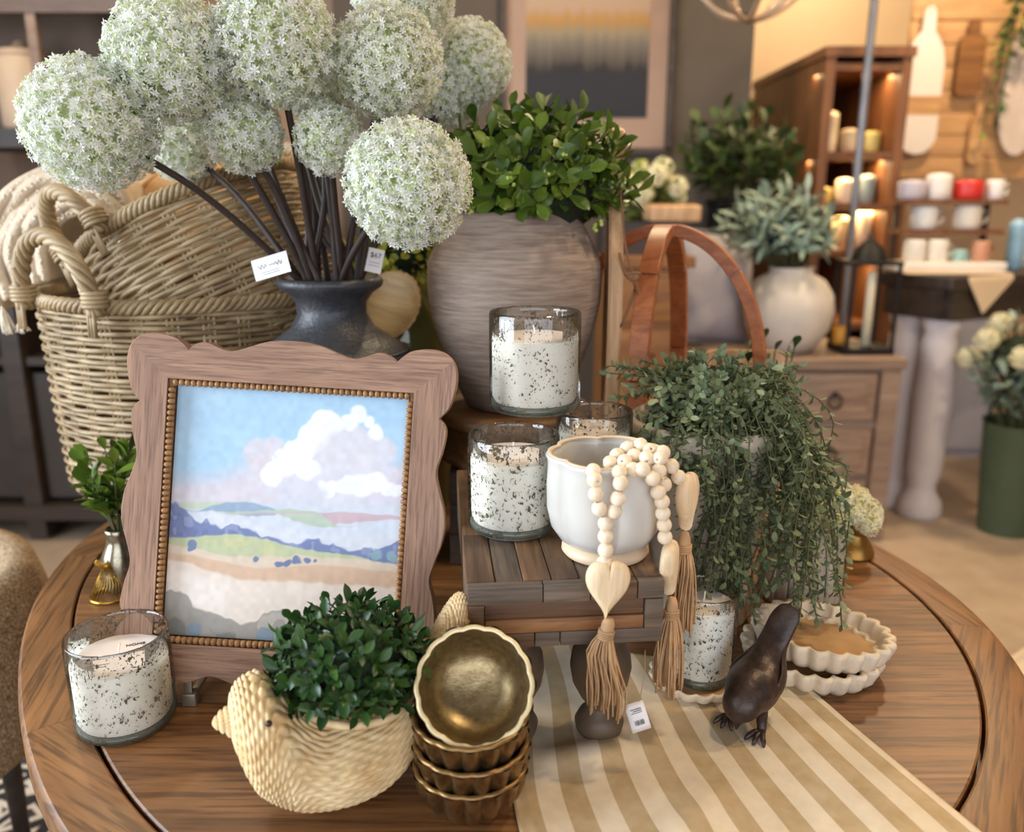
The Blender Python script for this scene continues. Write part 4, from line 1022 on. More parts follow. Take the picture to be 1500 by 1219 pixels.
bmesh.ops.recalc_face_normals(bm,faces=bm.faces); bmesh.ops.bevel(bm,geom=[e for e in bm.edges],offset=0.003,segments=2,affect='EDGES')
me=bpy.data.meshes.new('board'); bm.to_mesh(me); bm.free(); me.polygons.foreach_set('use_smooth',[True]*len(me.polygons)); ob('board',me,W_board,pb,40)
M_leather=plain('brown_leather_cord',sr(126,84,52),0.6,var=0.15)
inv=Matrix.Rotation(math.radians(3),3,'Z')
cp=[atY(x,y,1.235) for x,y in ((908,268),(912,320),(918,370),(934,422),(940,440))]; MB().tube(curvepts([inv@(c-pb.location) for c in cp],20),0.0016,5).build('leather_cord',M_leather,pb)
cp=[atY(x,y,1.235) for x,y in ((907,370),(915,398),(930,410),(938,402),(930,400),(916,404),(930,418),(921,450),(908,480))]; MB().tube(curvepts([inv@(c-pb.location) for c in cp],30),0.0022,5).build('cord_knot',M_leather,pb)

# ================================================================== WOODEN ARCH DOME
W_arch=wood('cherry_arch_wood',sr(126,66,32),sr(176,104,58),0,2.0,0.42,1,0.3,0.1)
dm=thing('arched_dome','cherry wood dome of two crossing arches behind the trailing plant','wooden dome',(0.245,1.358,TZ))
def arch_pts(dirv,s0,s1,n,band=0.0):
    out=[]
    for u in np.linspace(s0,s1,n):     # 0 apex .. 1 foot
        if u<0.7: a=u/0.7*PI/2; r=0.160*math.sin(a); z=0.27+0.235*math.cos(a)
        else: r=0.160; z=0.27*(1-(u-0.7)/0.3)
        out.append((dirv[0]*r,dirv[1]*r,z))
    return out
for dv in ((0.93,-0.37),(-0.93,0.37),(-0.37,-0.93),(0.37,0.93)):
    for s0,s1 in ((0.045,0.34),(0.343,0.66),(0.663,1.0)):
        pts=np.array(arch_pts(dv,s0,s1,14)); sd_=np.array([-dv[1],dv[0],0]); m=MB(); V=[];F=[]
        t=np.gradient(pts,axis=0); t/=np.linalg.norm(t,axis=1)[:,None]
        for i in range(14):
            nn=np.cross(t[i],sd_)
            for a,b in ((-1,-1),(1,-1),(1,1),(-1,1)): V.append(pts[i]+sd_*a*0.0145+nn*b*0.0095)
        for i in range(13):
            for j in range(4): l=(j+1)%4; F.append((i*4+j,i*4+l,(i+1)*4+l,(i+1)*4+j))
        F+= [(3,2,1,0),(52,53,54,55)]
        m.add(V,F); o=m.build('arch_segment',W_arch,dm,True,40,recalc=True)
        bv=o.modifiers.new('bevel','BEVEL'); bv.width=0.0015; bv.segments=2
MB().box((0,0,0.503),(0.034,0.034,0.020),(0,0,math.radians(-22)),bev=0.003).build('apex_block',W_arch,dm)

# ================================================================== TRAILING PLANT IN PALE POT
M_pale=plain('pale_concrete',sr(196,180,160),0.8,var=0.12,vscale=30,bump=0.2)
tp0=Vector((0.255,1.045,TZ))
tpot=thing('pale_footed_pot','pale concrete pot hidden under the trailing green plant','pot',tp0)
MB().lathe([(0.0001,0),(0.06,0),(0.066,0.006),(0.062,0.03),(0.072,0.12),(0.088,0.20),(0.098,0.255),(0.104,0.262),(0.104,0.275),(0.098,0.28),(0.092,0.272),(0.08,0.22),(0.0001,0.21)],56).build('body',M_pale,tpot,True)
tr=thing('trailing_plant','dusty green trailing plant cascading over its pale pot beside the dome','plant',tp0+Vector((0,0,0.255)))
random.seed(5); specs=[]; st=MB()
for k in range(125):           # upright crown
    a=random.uniform(0,2*PI); r=random.uniform(0.02,0.135); h=random.uniform(0.035,0.118)*(1-0.25*(r/0.13))
    e=Vector((r*math.cos(a),r*math.sin(a),h)); pth=curvepts([(e.x*.1,e.y*.1,0),e*0.5+Vector((0,0,0.03)),e],9); st.tube(pth,0.0009,4,caps=False); sprig(specs,pth,19,0.0138,0.25,0.95,0.3)
for k in range(150):           # falling strands, mostly towards the front right
    a=random.gauss(-1.15,0.85); r=random.uniform(0.085,0.15)*(1.05 if math.cos(a)>0.3 else 0.85); drop=random.uniform(0.08,0.245) if math.cos(a)>-0.2 else random.uniform(0.02,0.12)
    o_=Vector((r*math.cos(a),r*math.sin(a),0)); j=Vector((random.uniform(-.035,.035),random.uniform(-.03,.03),0))
    hh=random.uniform(0.025,0.07)
    pth=curvepts([(o_.x*.15,o_.y*.15,0),Vector((o_.x*.6,o_.y*.6,hh)),Vector((o_.x,o_.y,hh-0.05))+rdir()*0.016,o_*1.05+j+Vector((0,0,max(-0.15,hh-drop*0.75))),o_*1.0+j*1.6+Vector((0,0,max(-0.185,hh-drop*1.25)))],16)
    st.tube(pth,0.0009,4,caps=False); sprig(specs,pth,38,0.0128,0.15,1.0,0.3)
st.build('stems',M_stem,tr)
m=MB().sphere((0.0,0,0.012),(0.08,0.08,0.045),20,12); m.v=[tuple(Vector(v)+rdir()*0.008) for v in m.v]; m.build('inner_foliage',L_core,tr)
plant_leaves(tr,specs,GEO_small,L_trail,limit=300)
# yellow-green blossoms peeping out behind the crown
yb=thing('yellow_green_sprig','yellow green blossom sprig rising beside the dome\'s left foot','plant',(0.175,1.24,TZ+0.0)); sp=[]; st=MB()
for k in range(7):
    e=Vector((random.uniform(-.02,.06),random.uniform(-.03,.03),random.uniform(.25,.345))); pth=curvepts([(0,0,0.0),e*0.5,e],8); st.tube(pth,0.0012,4); sprig(sp,pth,9,0.016,0.72,1.1,0.4)
st.build('stems',M_stem,yb); plant_leaves(yb,sp,GEO_small,leafmat('lime_blossom',sr(150,156,44),sr(204,206,96),0.6))
dk=thing('dark_leaf_plant','dark green leafy sprig behind the dome\'s right foot','plant',(0.40,1.33,TZ)); sp=[]; st=MB()
for k in range(16):
    e=Vector((random.uniform(-.04,.07),random.uniform(-.03,.03),random.uniform(.16,.335))); pth=curvepts([(0,0,0.0),e*0.5+Vector((.004,0,0)),e],8); st.tube(pth,0.0012,4); sprig(sp,pth,11,0.026,0.4,0.9,0.3)
st.build('stems',M_stem,dk); plant_leaves(dk,sp,GEO_round,L_box)
# pale scalloped board leaning behind the plant
lb=thing('pale_chopping_board','small pale wooden board standing behind the trailing plant','board',(0.405,1.40,TZ),rot=(math.radians(-6),0,0))
m=MB(); pol=[]; 
for cx_,cz_,a0 in ((0.055,0.285,0),(-0.055,0.285,90),(-0.055,0.015,180),(0.055,0.015,270)):
    for q in range(7): a=math.radians(a0+15*q); pol.append((cx_+0.015*math.cos(a),cz_+0.015*math.sin(a)))
m.prism(pol,-0.009,0.009,Matrix(((1,0,0),(0,0,-1),(0,1,0)))); m.build('board',W_board,lb,False)

# ================================================================== SLATTED WHITE PLANTER WITH SMALL WHITE BLOSSOMS
W_white=wood('whitewashed_slat',sr(176,160,138),sr(214,202,182),2,2.2,0.7,1,0.4,0.3)
pp0=T(1168,868); pla=thing('slatted_planter','whitewashed ribbed planter with white blossoms right of the trailing plant','planter',pp0,0.2)
slm=None; NS=20; pr_=0.053
for k in range(NS):
    a=2*PI*k/NS
    if slm is None:
        slm=MB().box((pr_,0,0.058),(0.009,2*pr_*math.sin(PI/NS)*0.96,0.116),bev=0.0022).mesh('slat'); slm.materials.append(W_white)
    o=ob('slat',slm,None,pla); o.rotation_euler=(0,0,a)
MB().lathe([(0.0001,0.002),(pr_-0.004,0.002),(pr_-0.004,0.1),(0.0001,0.1)],40).build('liner',plain('dark_planter_soil',sr(46,38,26),0.9,var=0.3,vscale=60),pla,True,40)
wb=thing('white_blossom_clump','clump of small cream white blossoms in the slatted planter','plant',pp0+Vector((0,0,0.1)))
FLs=floret_mesh(90,0.34,9); FLs.materials.append(M_petal2)
core2=MB().sphere((0,0,0),0.6,12,8).mesh('blossom_core'); core2.materials.append(plain('lime_blossom_core',sr(176,178,80),0.8,var=0.3,vscale=90))
st=MB()
random.seed(21)
for k in range(22):
    z=1-1.15*(k+0.5)/22; r=math.sqrt(max(0,1-z*z)); a=k*2.4
    c=Vector((0.028+0.062*r*math.cos(a),-0.005+0.05*r*math.sin(a),0.022+0.036*z)); st.tube([(0,0,0),c],0.0012,4); R=random.uniform(0.015,0.020)
    cl=ob('blossom',FLs,None,wb); cl.location=c; cl.scale=(R,)*3; cl.rotation_euler=(random.uniform(0,6),random.uniform(0,6),0)
    co=ob('blossom_core',core2,None,wb); co.location=c; co.scale=(R,)*3
st.build('stems',M_stem,wb); sp=[]
for k in range(10):
    a=k*0.63; e=Vector((0.06*math.cos(a),0.05*math.sin(a),0.01+0.01*(k%3))); sprig(sp,curvepts([(0,0,0),e*0.6,e],6),5,0.022,0.5,0.9,0.3)
plant_leaves(wb,sp,GEO_long,L_sprig)
# ================================================================== GOLD PEDESTAL FINIAL
M_brass=plain('aged_brass',sr(150,110,50),0.38,0.8,var=0.18,vscale=20)
gp=T(1248,812); gd=thing('brass_pedestal','aged brass pedestal dish at the back right table edge','pedestal',gp)
MB().lathe([(0.0001,0),(0.030,0),(0.033,0.004),(0.031,0.012),(0.026,0.022),(0.018,0.032),(0.017,0.040),(0.0001,0.040)],40).build('foot',M_brass,gd,True,50)
MB().lathe([(0.0001,0.038),(0.024,0.039),(0.038,0.048),(0.0435,0.062),(0.041,0.075),(0.032,0.083),(0.024,0.080),(0.0001,0.076)],44).build('bulb',M_brass,gd,True,50)

# ================================================================== WICKER BIRD PLANTER
M_rattan=NT('pale_rattan'); _v=M_rattan.coord(); _f=M_rattan.noise(_v,40,4)
M_rattan.base(M_rattan.ramp(_f,[(0.3,sr(206,170,116)),(0.7,sr(240,216,168))])); M_rattan.setp(Roughness=0.6); M_rattan=M_rattan.m
wb0=T(500,1157); K=0.835/FPX
wk=thing('wicker_bird','woven rattan bird shaped planter with a boxwood bush on its back','planter',wb0,math.radians(24))
SEC=[(322,1040,2,2),(328,1040,7,7),(336,1040,12,12),(343,1043,17,16),(348,1046,38,30),(356,1056,58,50),(368,1068,76,63),(386,1076,87,72),(408,1096,82,77),(432,1114,72,80),(460,1121,68,83),(492,1120,71,83),(525,1118,64,80),(556,1107,58,72),(582,1090,54,58),(603,1066,52,46),(622,1044,55,38),(640,1014,56,34),(655,988,50,30),(666,968,38,24),(674,955,20,14),(677,950,4,4)]
S=np.array(SEC,float); nA=420
tt=np.concatenate([np.linspace(0,9,230,endpoint=False),np.linspace(9,len(S)-1,190)]); nS=len(tt); sec=np.stack([np.interp(tt,range(len(S)),S[:,i]) for i in range(4)],-1)
for i in range(4):
    kk=15; pad=np.pad(sec[:,i],kk//2,mode='edge'); sm_=np.convolve(pad,np.ones(kk)/kk,'valid'); sm_[0]=sec[0,i]; sec[:,i]=sm_
x=(sec[:,0]-482)*K; zc=(1191-sec[:,1])*K; hz=sec[:,2]*K; wy=sec[:,3]*K
arc=np.concatenate([[0],np.cumsum(np.hypot(np.diff(x),np.diff(zc)))])
aa=np.linspace(0,2*PI,nA,endpoint=False); A_,I_=np.meshgrid(aa,np.arange(nS)); Xg=x[I_]; ARC=arc[I_]
ca,sa=np.cos(A_),np.sin(A_)
from_top=np.abs(np.angle(np.exp(1j*(A_-PI/2))))          # 0 on the back, pi under the belly
girth=from_top*0.058
wb_=np.clip((Xg+0.085)/0.07,0,1); wb_=wb_*wb_*(3-2*wb_)*np.clip((0.115-Xg)/0.03,0,1)
fld=ARC*(1-wb_)+(girth*0.9+0.15*ARC)*wb_; row=fld/0.0050
alt=np.where(np.floor(row)%2==0,1.0,-1.0); cross=np.where(wb_>0.5,ARC/0.008,A_*22/PI*1.0)*PI
rel=0.0024*np.abs(np.sin(PI*row))**0.6*(1+0.40*alt*np.sin(cross))
ang=np.arctan2(sa,np.abs(ca)+1e-9)
wing=0.0045*np.exp(-(((Xg-0.018)/0.04)**2)**2-((ang+0.12)/0.42)**4)
k_g=(rel+wing)/np.maximum(0.006,wy[I_])
V=np.stack([Xg,wy[I_]*ca*(1+k_g),zc[I_]+hz[I_]*sa*(1+k_g)],-1)
mb=MB(); F=[]
for i in range(nS-1):
    for j in range(nA):
        l=(j+1)%nA; F.append((i*nA+j,i*nA+l,(i+1)*nA+l,(i+1)*nA+j))
F.append(tuple(range(nA-1,-1,-1))); F.append(tuple((nS-1)*nA+j for j in range(nA)))
mb.add(V.reshape(-1,3),F); mb.v=[(a,b,max(c,0.0)) for a,b,c in mb.v]; bdy=mb.build('body',M_rattan,wk)
MB().lathe([(0.052,0),(0.055,0.003),(0.055,0.007),(0.051,0.009),(0.048,0.005)],48,closed=True).build('planter_rim',M_rattan,wk)
r_=wk.children[-1]; r_.location=((512-482)*K,0,(1191-1052)*K); r_.rotation_euler=(0,math.radians(2),0)
for s in (-1,1):
    MB().sphere(((386-482)*K,s*0.0405,(1191-1020)*K),0.0030,12,8).build('eye',plain('dark_bead_eye',sr(60,34,24),0.3),wk)
bx_=thing('boxwood_bush','dark green boxwood bush on the back of the wicker bird','plant',wb0+Vector(((494-482)*K,0.014,(1191-1046)*K)))
random.seed(3)
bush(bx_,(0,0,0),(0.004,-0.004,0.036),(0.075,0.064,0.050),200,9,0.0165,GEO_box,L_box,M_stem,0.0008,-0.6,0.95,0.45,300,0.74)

# ================================================================== SPRIG IN MERCURY GLASS, GOLD WIRE ORNAMENT
M_merc=plain('mercury_glass',sr(150,142,122),0.22,0.85,var=0.4,vscale=120)
sv=T(183,862); sv=thing('mercury_vase','small silvery mercury glass vase half behind the picture frame','vase',sv)
MB().lathe([(0.0001,0),(0.020,0),(0.026,0.006),(0.029,0.03),(0.025,0.055),(0.017,0.072),(0.015,0.085),(0.018,0.094),(0.016,0.095),(0.013,0.085),(0.0001,0.06)],40).build('body',M_merc,sv)
ls=thing('leafy_sprig','fresh green leafy sprig peeking out left of the picture frame','plant',sv.location+Vector((0,0,0.075))); sp=[]; st=MB(); random.seed(8)
for k in range(16):
    e=Vector((random.uniform(-.05,.03),random.uniform(-.03,.03),random.uniform(.05,.135))); pth=curvepts([(0,0,0),e*0.5+Vector((0,0,.012)),e],8); st.tube(pth,0.0012,4); sprig(sp,pth,8,0.031,0.3,0.85,0.3)
st.build('stems',M_stem,ls); plant_leaves(ls,sp,GEO_round,L_sprig)
M_wire=plain('bright_gold_wire',sr(206,164,76),0.25,0.95,var=0.1)
go=T(163,874); go=thing('gold_wire_bell','gold wire mesh bell ornament left of the picture frame','ornament',go)
m=MB().tube([(0.027*math.cos(a),0.027*math.sin(a),0.003) for a in np.linspace(0,2*PI,41)[:-1]],0.0022,6,closed=True); m.build('base_ring',M_wire,go)
m=MB()
for k in range(28):
    a=2*PI*k/28; m.tube([(0.027*math.cos(a),0.027*math.sin(a),0.003),(0.017*math.cos(a+.3),0.017*math.sin(a+.3),0.025),(0.005*math.cos(a+.5),0.005*math.sin(a+.5),0.046)],0.0006,4)
o=m.build('wire_mesh',M_wire,go); o['kind']='stuff'
MB().box((-0.008,-0.004,0.052),(0.014,0.002,0.008),(0,math.radians(32),0),bev=0.0006).build('ribbon_tab',M_wire,go)
MB().sphere((0,0,0.048),0.005,12,8).build('knob',M_wire,go)

# ================================================================== BACKGROUND SHOP
def rc(px0,py0,px1,py1,Y):
    a=atY(px0,py1,Y); b=atY(px1,py0,Y); return a.x,a.z,b.x,b.z
W_dark=wood('dark_walnut',sr(40,31,26),sr(66,52,42),0,0.8,0.5,1,0.3,0.1); W_hutch=wood('warm_hutch_wood',sr(96,60,34),sr(136,88,54),2,0.8,0.5,1,0.3,0.1)
W_chest=wood('washed_brown_chest',sr(122,98,82),sr(160,134,114),0,0.8,0.6,1,0.35,0.1); W_pine=wood('honey_pine',sr(110,70,32),sr(154,102,52),0,0.8,0.5,1,0.3,0.1)
M_iv=plain('ivory_wax',sr(236,226,196),0.5,var=0.02); M_linen=plain('grey_linen',sr(176,172,180),0.95,var=0.06,vscale=8,bump=0.2); M_wstone=plain('rough_white_stone',sr(200,190,178),0.9,var=0.12,vscale=9,bump=0.4,bscale=40)
M_tile=plain('white_ceramic',sr(224,220,214),0.35,var=0.03); M_red=plain('red_enamel',sr(196,44,36),0.4,var=0.05); M_blue=plain('pale_blue_glaze',sr(140,176,196),0.35); M_grey=plain('steel_grey',sr(130,130,136),0.4,0.5)

# --- wall art on the dark accent wall
x0,z0,x1,z1=rc(742,-44,985,217,3.77); ax,az=(x0+x1)/2,(z0+z1)/2; aw,ah=x1-x0,z1-z0
art=thing('wall_art','framed misty forest landscape with orange sky on the dark wall','wall art',(ax,3.79,az))
M_mat=plain('blush_mat_board',sr(214,176,148),0.7,var=0.03)
MB().box((0,0,0),(aw,0.012,ah)).build('mat_board',M_mat,art,False)
for sx,sy,cx,cz in ((aw+0.05,0.025,0,ah/2+0.012),(aw+0.05,0.025,0,-ah/2-0.012)): MB().box((cx,-0.012,cz),(sx,0.035,sy)).build('frame_rail',W_dark,art,False)
for cx in (-aw/2-0.012,aw/2+0.012): MB().box((cx,-0.012,0),(0.025,0.035,ah+0.02)).build('frame_rail',W_dark,art,False)
def art_mat():
    t=NT('misty_forest_print'); tc=t.n('ShaderNodeTexCoord'); sp=t.n('ShaderNodeSeparateXYZ'); t.l(tc.outputs['Generated'],sp.inputs[0])
    n=t.noise(t.coord((14,1,1),rand=False,src='Generated'),1.2,4,0.6); ma=t.n('ShaderNodeMath',operation='MULTIPLY_ADD'); ma.inputs[1].default_value=0.22; t.l(n,ma.inputs[0]); t.l(sp.outputs[2],ma.inputs[2])
    t.base(t.ramp(ma.outputs[0],[(0.10,sr(34,26,20)),(0.50,sr(46,36,28)),(0.56,sr(104,90,74)),(0.70,sr(150,134,112)),(0.80,sr(186,164,128)),(0.90,sr(222,164,84)),(1.0,sr(226,188,150))])); t.setp(Roughness=0.5); return t.m
MB().box((0,-0.008,0.02),(aw*0.76,0.006,ah*0.70)).build('print',art_mat(),art,False)
MB().box((0,-0.02,0),(aw,0.003,ah)).build('glass_pane',glassmat('picture_glass',(1,1,1),0.01,f0=0.0015),art,False)

# --- left: wall shelf and dark sideboard
x0,z0,x1,z1=rc(-170,-70,172,214,3.2); sh=thing('open_shelf_unit','dark walnut open wall shelf at the upper left','shelf',((x0+x1)/2,3.45,z0)); w=x1-x0; h=z1-z0; dp=0.34
MB().box((0,dp/2-0.01,h/2),(w,0.02,h)).build('back_panel',plain('taupe_shelf_back',sr(112,94,80),0.8,var=0.06),sh,False)
for z in (0.035,h-0.03): MB().box((0,0,z),(w,dp,0.07 if z<0.1 else 0.05)).build('shelf_board',W_dark,sh,False)
for xx in (-w/2+0.02,w/2-0.02): MB().box((xx,0,h/2),(0.04,dp,h-0.12)).build('side_board',W_dark,sh,False)
MB().box((0.08,-dp/2+0.03,h*0.62),(0.035,0.03,h*0.62)).build('divider_post',W_chest,sh,False)
MB().box((0,-dp/2+0.02,h*0.80),(w-0.09,0.025,0.09)).build('header_rail',wood('header_brown',sr(84,62,48),sr(112,86,68),0,0.8),sh,False)
jx=atY(14,150,3.3); jr=thing('pale_canister','pale beige canister on the dark upper left shelf','canister',(jx.x,3.42,z0+0.07))
MB().lathe([(0.0001,0),(0.085,0),(0.095,0.02),(0.095,0.24),(0.085,0.265),(0.0001,0.265)],32).build('body',plain('beige_ceramic',sr(206,180,152),0.6,var=0.05),jr,True,50)
MB().lathe([(0.0001,0.265),(0.09,0.266),(0.09,0.285),(0.03,0.30),(0.018,0.32),(0.0001,0.325)],32).build('lid',plain('beige_ceramic_lid',sr(196,168,140),0.6,var=0.05),jr,True,50)
sb=thing('dark_sideboard','dark walnut sideboard on the floor behind the baskets','sideboard',(-1.62,3.30,0)); sw,sdp,shh=1.55,0.45,1.28
MB().box((0,0,shh-0.025),(sw,sdp,0.05)).build('top',W_dark,sb,False); MB().box((0,0,0.12),(sw,sdp,0.06)).build('bottom_rail',W_dark,sb,False)
for xx in (-sw/2+0.04,-sw/6,sw/6,sw/2-0.04): MB().box((xx,0,shh/2),(0.07,sdp-0.02,shh-0.02)).build('post',W_dark,sb,False)
MB().box((0,sdp/2-0.02,shh/2),(sw-0.1,0.02,shh-0.2)).build('back_panel',plain('dark_back_panel',sr(46,40,36),0.8),sb,False)
for k in range(3): MB().box((-sw/3+k*sw/3,-sdp/2+0.06,0.42),(sw/3-0.09,0.02,0.5)).build('door',plain('smoked_panel_%d'%k,sr(58,52,48),0.35),sb,False)
for k in range(3): MB().box((-sw/3+k*sw/3,0,0.72),(sw/3-0.08,sdp-0.06,0.03)).build('shelf_board',W_dark,sb,False)

# --- tweed tub chair and patterned rug on the left, pale rug on the right
M_tweed=NT('oatmeal_tweed'); _v=M_tweed.coord(); _n=M_tweed.noise(_v,260,2); M_tweed.base(M_tweed.ramp(_n,[(0.35,sr(104,82,58)),(0.5,sr(150,126,96)),(0.65,sr(196,176,146))])); M_tweed.setp(Roughness=0.95); M_tweed.bump(_n,0.5,0.003); M_tweed=M_tweed.m
ch=thing('tub_chair','oatmeal tweed tub chair drawn up at the left of the table','chair',(-1.165,1.26,0),0)
n=40; V=[];F=[]; prf=[(0.30,0.37),(0.33,0.385),(0.345,0.45),(0.345,0.62),(0.33,0.675),(0.30,0.69),(0.27,0.675),(0.255,0.62),(0.25,0.45),(0.25,0.40)]
m=MB(); m.lathe(prf+[(0.24,0.37)],56,closed=True); m.build('shell',M_tweed,ch)
MB().lathe([(0.0001,0.36),(0.24,0.36),(0.25,0.38),(0.25,0.46),(0.235,0.49),(0.2,0.505),(0.0001,0.51)],48).build('seat_cushion',M_tweed,ch)
for k in range(4):
    a=PI/4+k*PI/2; MB().lathe([(0.0001,0.012),(0.014,0.012),(0.022,0.37),(0.0001,0.37)],16,c=(0.24*math.cos(a),0.24*math.sin(a),0)).build('leg',W_dark,ch)
def rug_mat():
    t=NT('black_and_cream_rug'); v=t.coord((1,1,1),rand=False); vo=t.n('ShaderNodeTexVoronoi',feature='DISTANCE_TO_EDGE'); vo.inputs['Scale'].default_value=13; t.l(v,vo.inputs['Vector'])
    t.base(t.ramp(vo.outputs['Distance'],[(0.10,sr(44,40,40)),(0.13,sr(206,196,180)),(0.24,sr(206,196,180)),(0.27,sr(60,54,52))])); t.setp(Roughness=1.0); return t.m
rg=thing('patterned_rug','black and cream cell patterned rug under the tub chair','rug',(-1.45,1.35,0),0.25)
MB().box((0,0,0.005),(1.5,1.28,0.010),bev=0.003).build('pile',rug_mat(),rg,False)
for s in (-1,1): MB().box((0,s*0.66,0.005),(1.5,0.03,0.0105)).build('border',plain('cream_rug_border',sr(200,190,170),1.0),rg,False)
rp_=thing('pale_rug','plain pale rug on the floor at the right','rug',(2.45,2.05,0),math.radians(36)); MB().box((0,0,0.004),(1.7,1.4,0.008),bev=0.002).build('pile',plain('pale_wool',sr(206,190,168),1.0,var=0.05,vscale=60),rp_,False)
MB().box((0,0.68,0.004),(1.7,0.02,0.0085)).build('bound_edge',plain('pale_binding',sr(196,178,156),1.0),rp_,False)

# --- honey pine cabinet behind the dome
cbx0,_,cbx1,cbz=rc(880,375,1012,600,2.9); cw=cbx1-cbx0
cb=thing('pine_cabinet','honey pine cabinet with drawers seen through the wooden dome','cabinet',((cbx0+cbx1)/2,2.9,0))
MB().box((0,0.2,cbz/2-0.02),(cw-0.02,0.38,cbz-0.04)).build('body',W_pine,cb,False); MB().box((0,0.19,cbz-0.02),(cw+0.03,0.42,0.04),bev=0.006).build('top',W_pine,cb,False)
for k in range(5):
    zc_=cbz-0.14-0.2*k; dw=MB().box((0,0.0,zc_),(cw-0.06,0.02,0.17),bev=0.004).build('drawer',W_pine,cb); MB().tube([(-0.03,-0.012,zc_),(-0.02,-0.025,zc_-0.008),(0.02,-0.025,zc_-0.008),(0.03,-0.012,zc_)],0.004,6).build('handle',M_black,dw)
bxk=thing('dark_crate','dark crate on the pine cabinet behind the paddle board','crate',((cbx0+cbx1)/2-0.02,3.05,cbz)); 
for s in (-1,1): MB().box((0,s*0.10,0.055),(cw*0.9,0.02,0.11)).build('side_slat',W_dark,bxk,False); MB().box((s*cw*0.43,0,0.055),(0.02,0.18,0.11)).build('end_slat',W_dark,bxk,False)
MB().box((0,0,0.01),(cw*0.86,0.18,0.02)).build('bottom',W_dark,bxk,False)
x0,z0,x1,z1=rc(952,296,1026,319,2.98); tbk=thing('tan_wood_block','tan wooden tray resting on the dark crate','tray',((x0+x1)/2,3.05,cbz+0.11)); MB().box((0,0,0.03),(x1-x0,0.2,0.055),bev=0.008).build('tray_body',W_board,tbk); MB().box((0,0,0.06),(x1-x0-0.03,0.17,0.006)).build('tray_floor',W_tanp,tbk,False)
def far_bush(name,label,base,center,rad,nsp,nl,size,geo,mat,limit=60,core=0.6,blooms=None):
    t=thing(name,label,'plant',base); bush(t,(0,0,0),center,rad,nsp,nl,size,geo,mat,M_stem,0.003,-0.5,0.95,0.4,limit,core)
    if blooms:
        n,rr,me_=blooms
        for k in range(n):
            z=1-1.2*(k+.5)/n; r=math.sqrt(max(0,1-z*z)); a=k*2.4; o=ob('bloom',me_,None,t); o.location=Vector(center)+Vector((rad[0]*r*math.cos(a),rad[1]*r*math.sin(a),rad[2]*z))*1.02; o.scale=(rr,)*3
    return t
FLb=floret_mesh(120,0.30,12); FLb.materials.append(M_petal2); 
c=atY(955,285,3.25); far_bush('white_flower_plant','blurred white flowers with yellow green leaves above the pine cabinet',(c.x,3.25,cbz),c-Vector((c.x,3.25,cbz)),(0.10,0.09,0.10),40,7,0.05,GEO_round,leafmat('lime_far_leaf',sr(60,84,24),sr(150,160,60),0.6),60,0.6,(9,0.04,FLb))
# --- chest of drawers with vase, cushion, lantern
chx0=atY(1002,525,3.1).x; chx1=atY(1320,525,3.1).x; CHZ=0.735; cw=chx1-chx0
cs=thing('chest_of_drawers','washed brown chest of drawers with ring pulls at the right','chest',((chx0+chx1)/2,3.1,0))
MB().box((0,0.23,CHZ/2),(cw-0.03,0.44,CHZ-0.05)).build('carcass',W_chest,cs,False); MB().box((0,0.22,CHZ-0.02),(cw+0.03,0.5,0.04),bev=0.006).build('top',W_chest,cs,False)
for s in (-1,1): MB().box((s*(cw/2-0.035),0.0,CHZ/2-0.02),(0.07,0.04,CHZ-0.045)).build('corner_post',W_chest,cs,False); MB().box((s*(cw/2-0.04),0.02,0.03),(0.08,0.08,0.06),taper=1.1).build('foot',W_chest,cs,False)
for r in range(3):
    for q in range(2):
        zc_=CHZ-0.15-0.215*r; xc=(-0.25+0.5*q)*(cw-0.16); d_=MB().box((xc,0.0,zc_),((cw-0.18)/2,0.025,0.185),bev=0.005).build('drawer',W_chest,cs)
        MB().box((xc,-0.006,zc_),((cw-0.18)/2-0.06,0.025,0.125),bev=0.004).build('drawer_panel',W_chest,d_)
        MB().tube([(xc+0.026*math.cos(a),-0.03,zc_-0.014+0.026*math.sin(a)) for a in np.linspace(0,2*PI,21)[:-1]],0.005,6,closed=True).build('ring_pull',M_black,d_)
        MB().sphere((xc,-0.024,zc_+0.012),(0.012,0.008,0.012),10,8).build('pull_boss',M_black,d_)
vc=atY(1150,505,3.28); vs_=thing('stone_vase','rough white stone vase on the chest of drawers','vase',(vc.x,3.28,CHZ))
MB().lathe([(0.0001,0),(0.09,0),(0.12,0.02),(0.16,0.09),(0.174,0.16),(0.165,0.22),(0.13,0.275),(0.085,0.30),(0.08,0.315),(0.088,0.325),(0.075,0.325),(0.07,0.30),(0.12,0.25),(0.0001,0.2)],48).build('body',M_wstone,vs_)
c=atY(1140,335,3.28); far_bush('sage_plant','pale sage green leafy plant in the white stone vase',(vc.x,3.28,CHZ+0.3),c-Vector((vc.x,3.28,CHZ+0.3)),(0.205,0.15,0.15),70,9,0.075,GEO_long,L_sage,180,0.55)
pc_=atY(1048,410,3.44); pw_=thing('grey_cushion','grey linen cushion leaning on the chest behind the dome','cushion',(pc_.x,3.43,CHZ),rot=(math.radians(-14),math.radians(4),math.radians(10)))
m=MB(); nn=26; 
for sg in (-1,1):
    P=np.zeros((nn,nn,3))
    for i in range(nn):
        for j in range(nn):
            a,b=2*i/(nn-1)-1,2*j/(nn-1)-1; th=0.075*max(0,(1-a**4)*(1-b**4))**0.5; P[i,j]=(a*0.165*(1-0.05*(1-b*b)),sg*th,0.235+b*0.23*(1-0.05*(1-a*a)))
    m.grid(P)
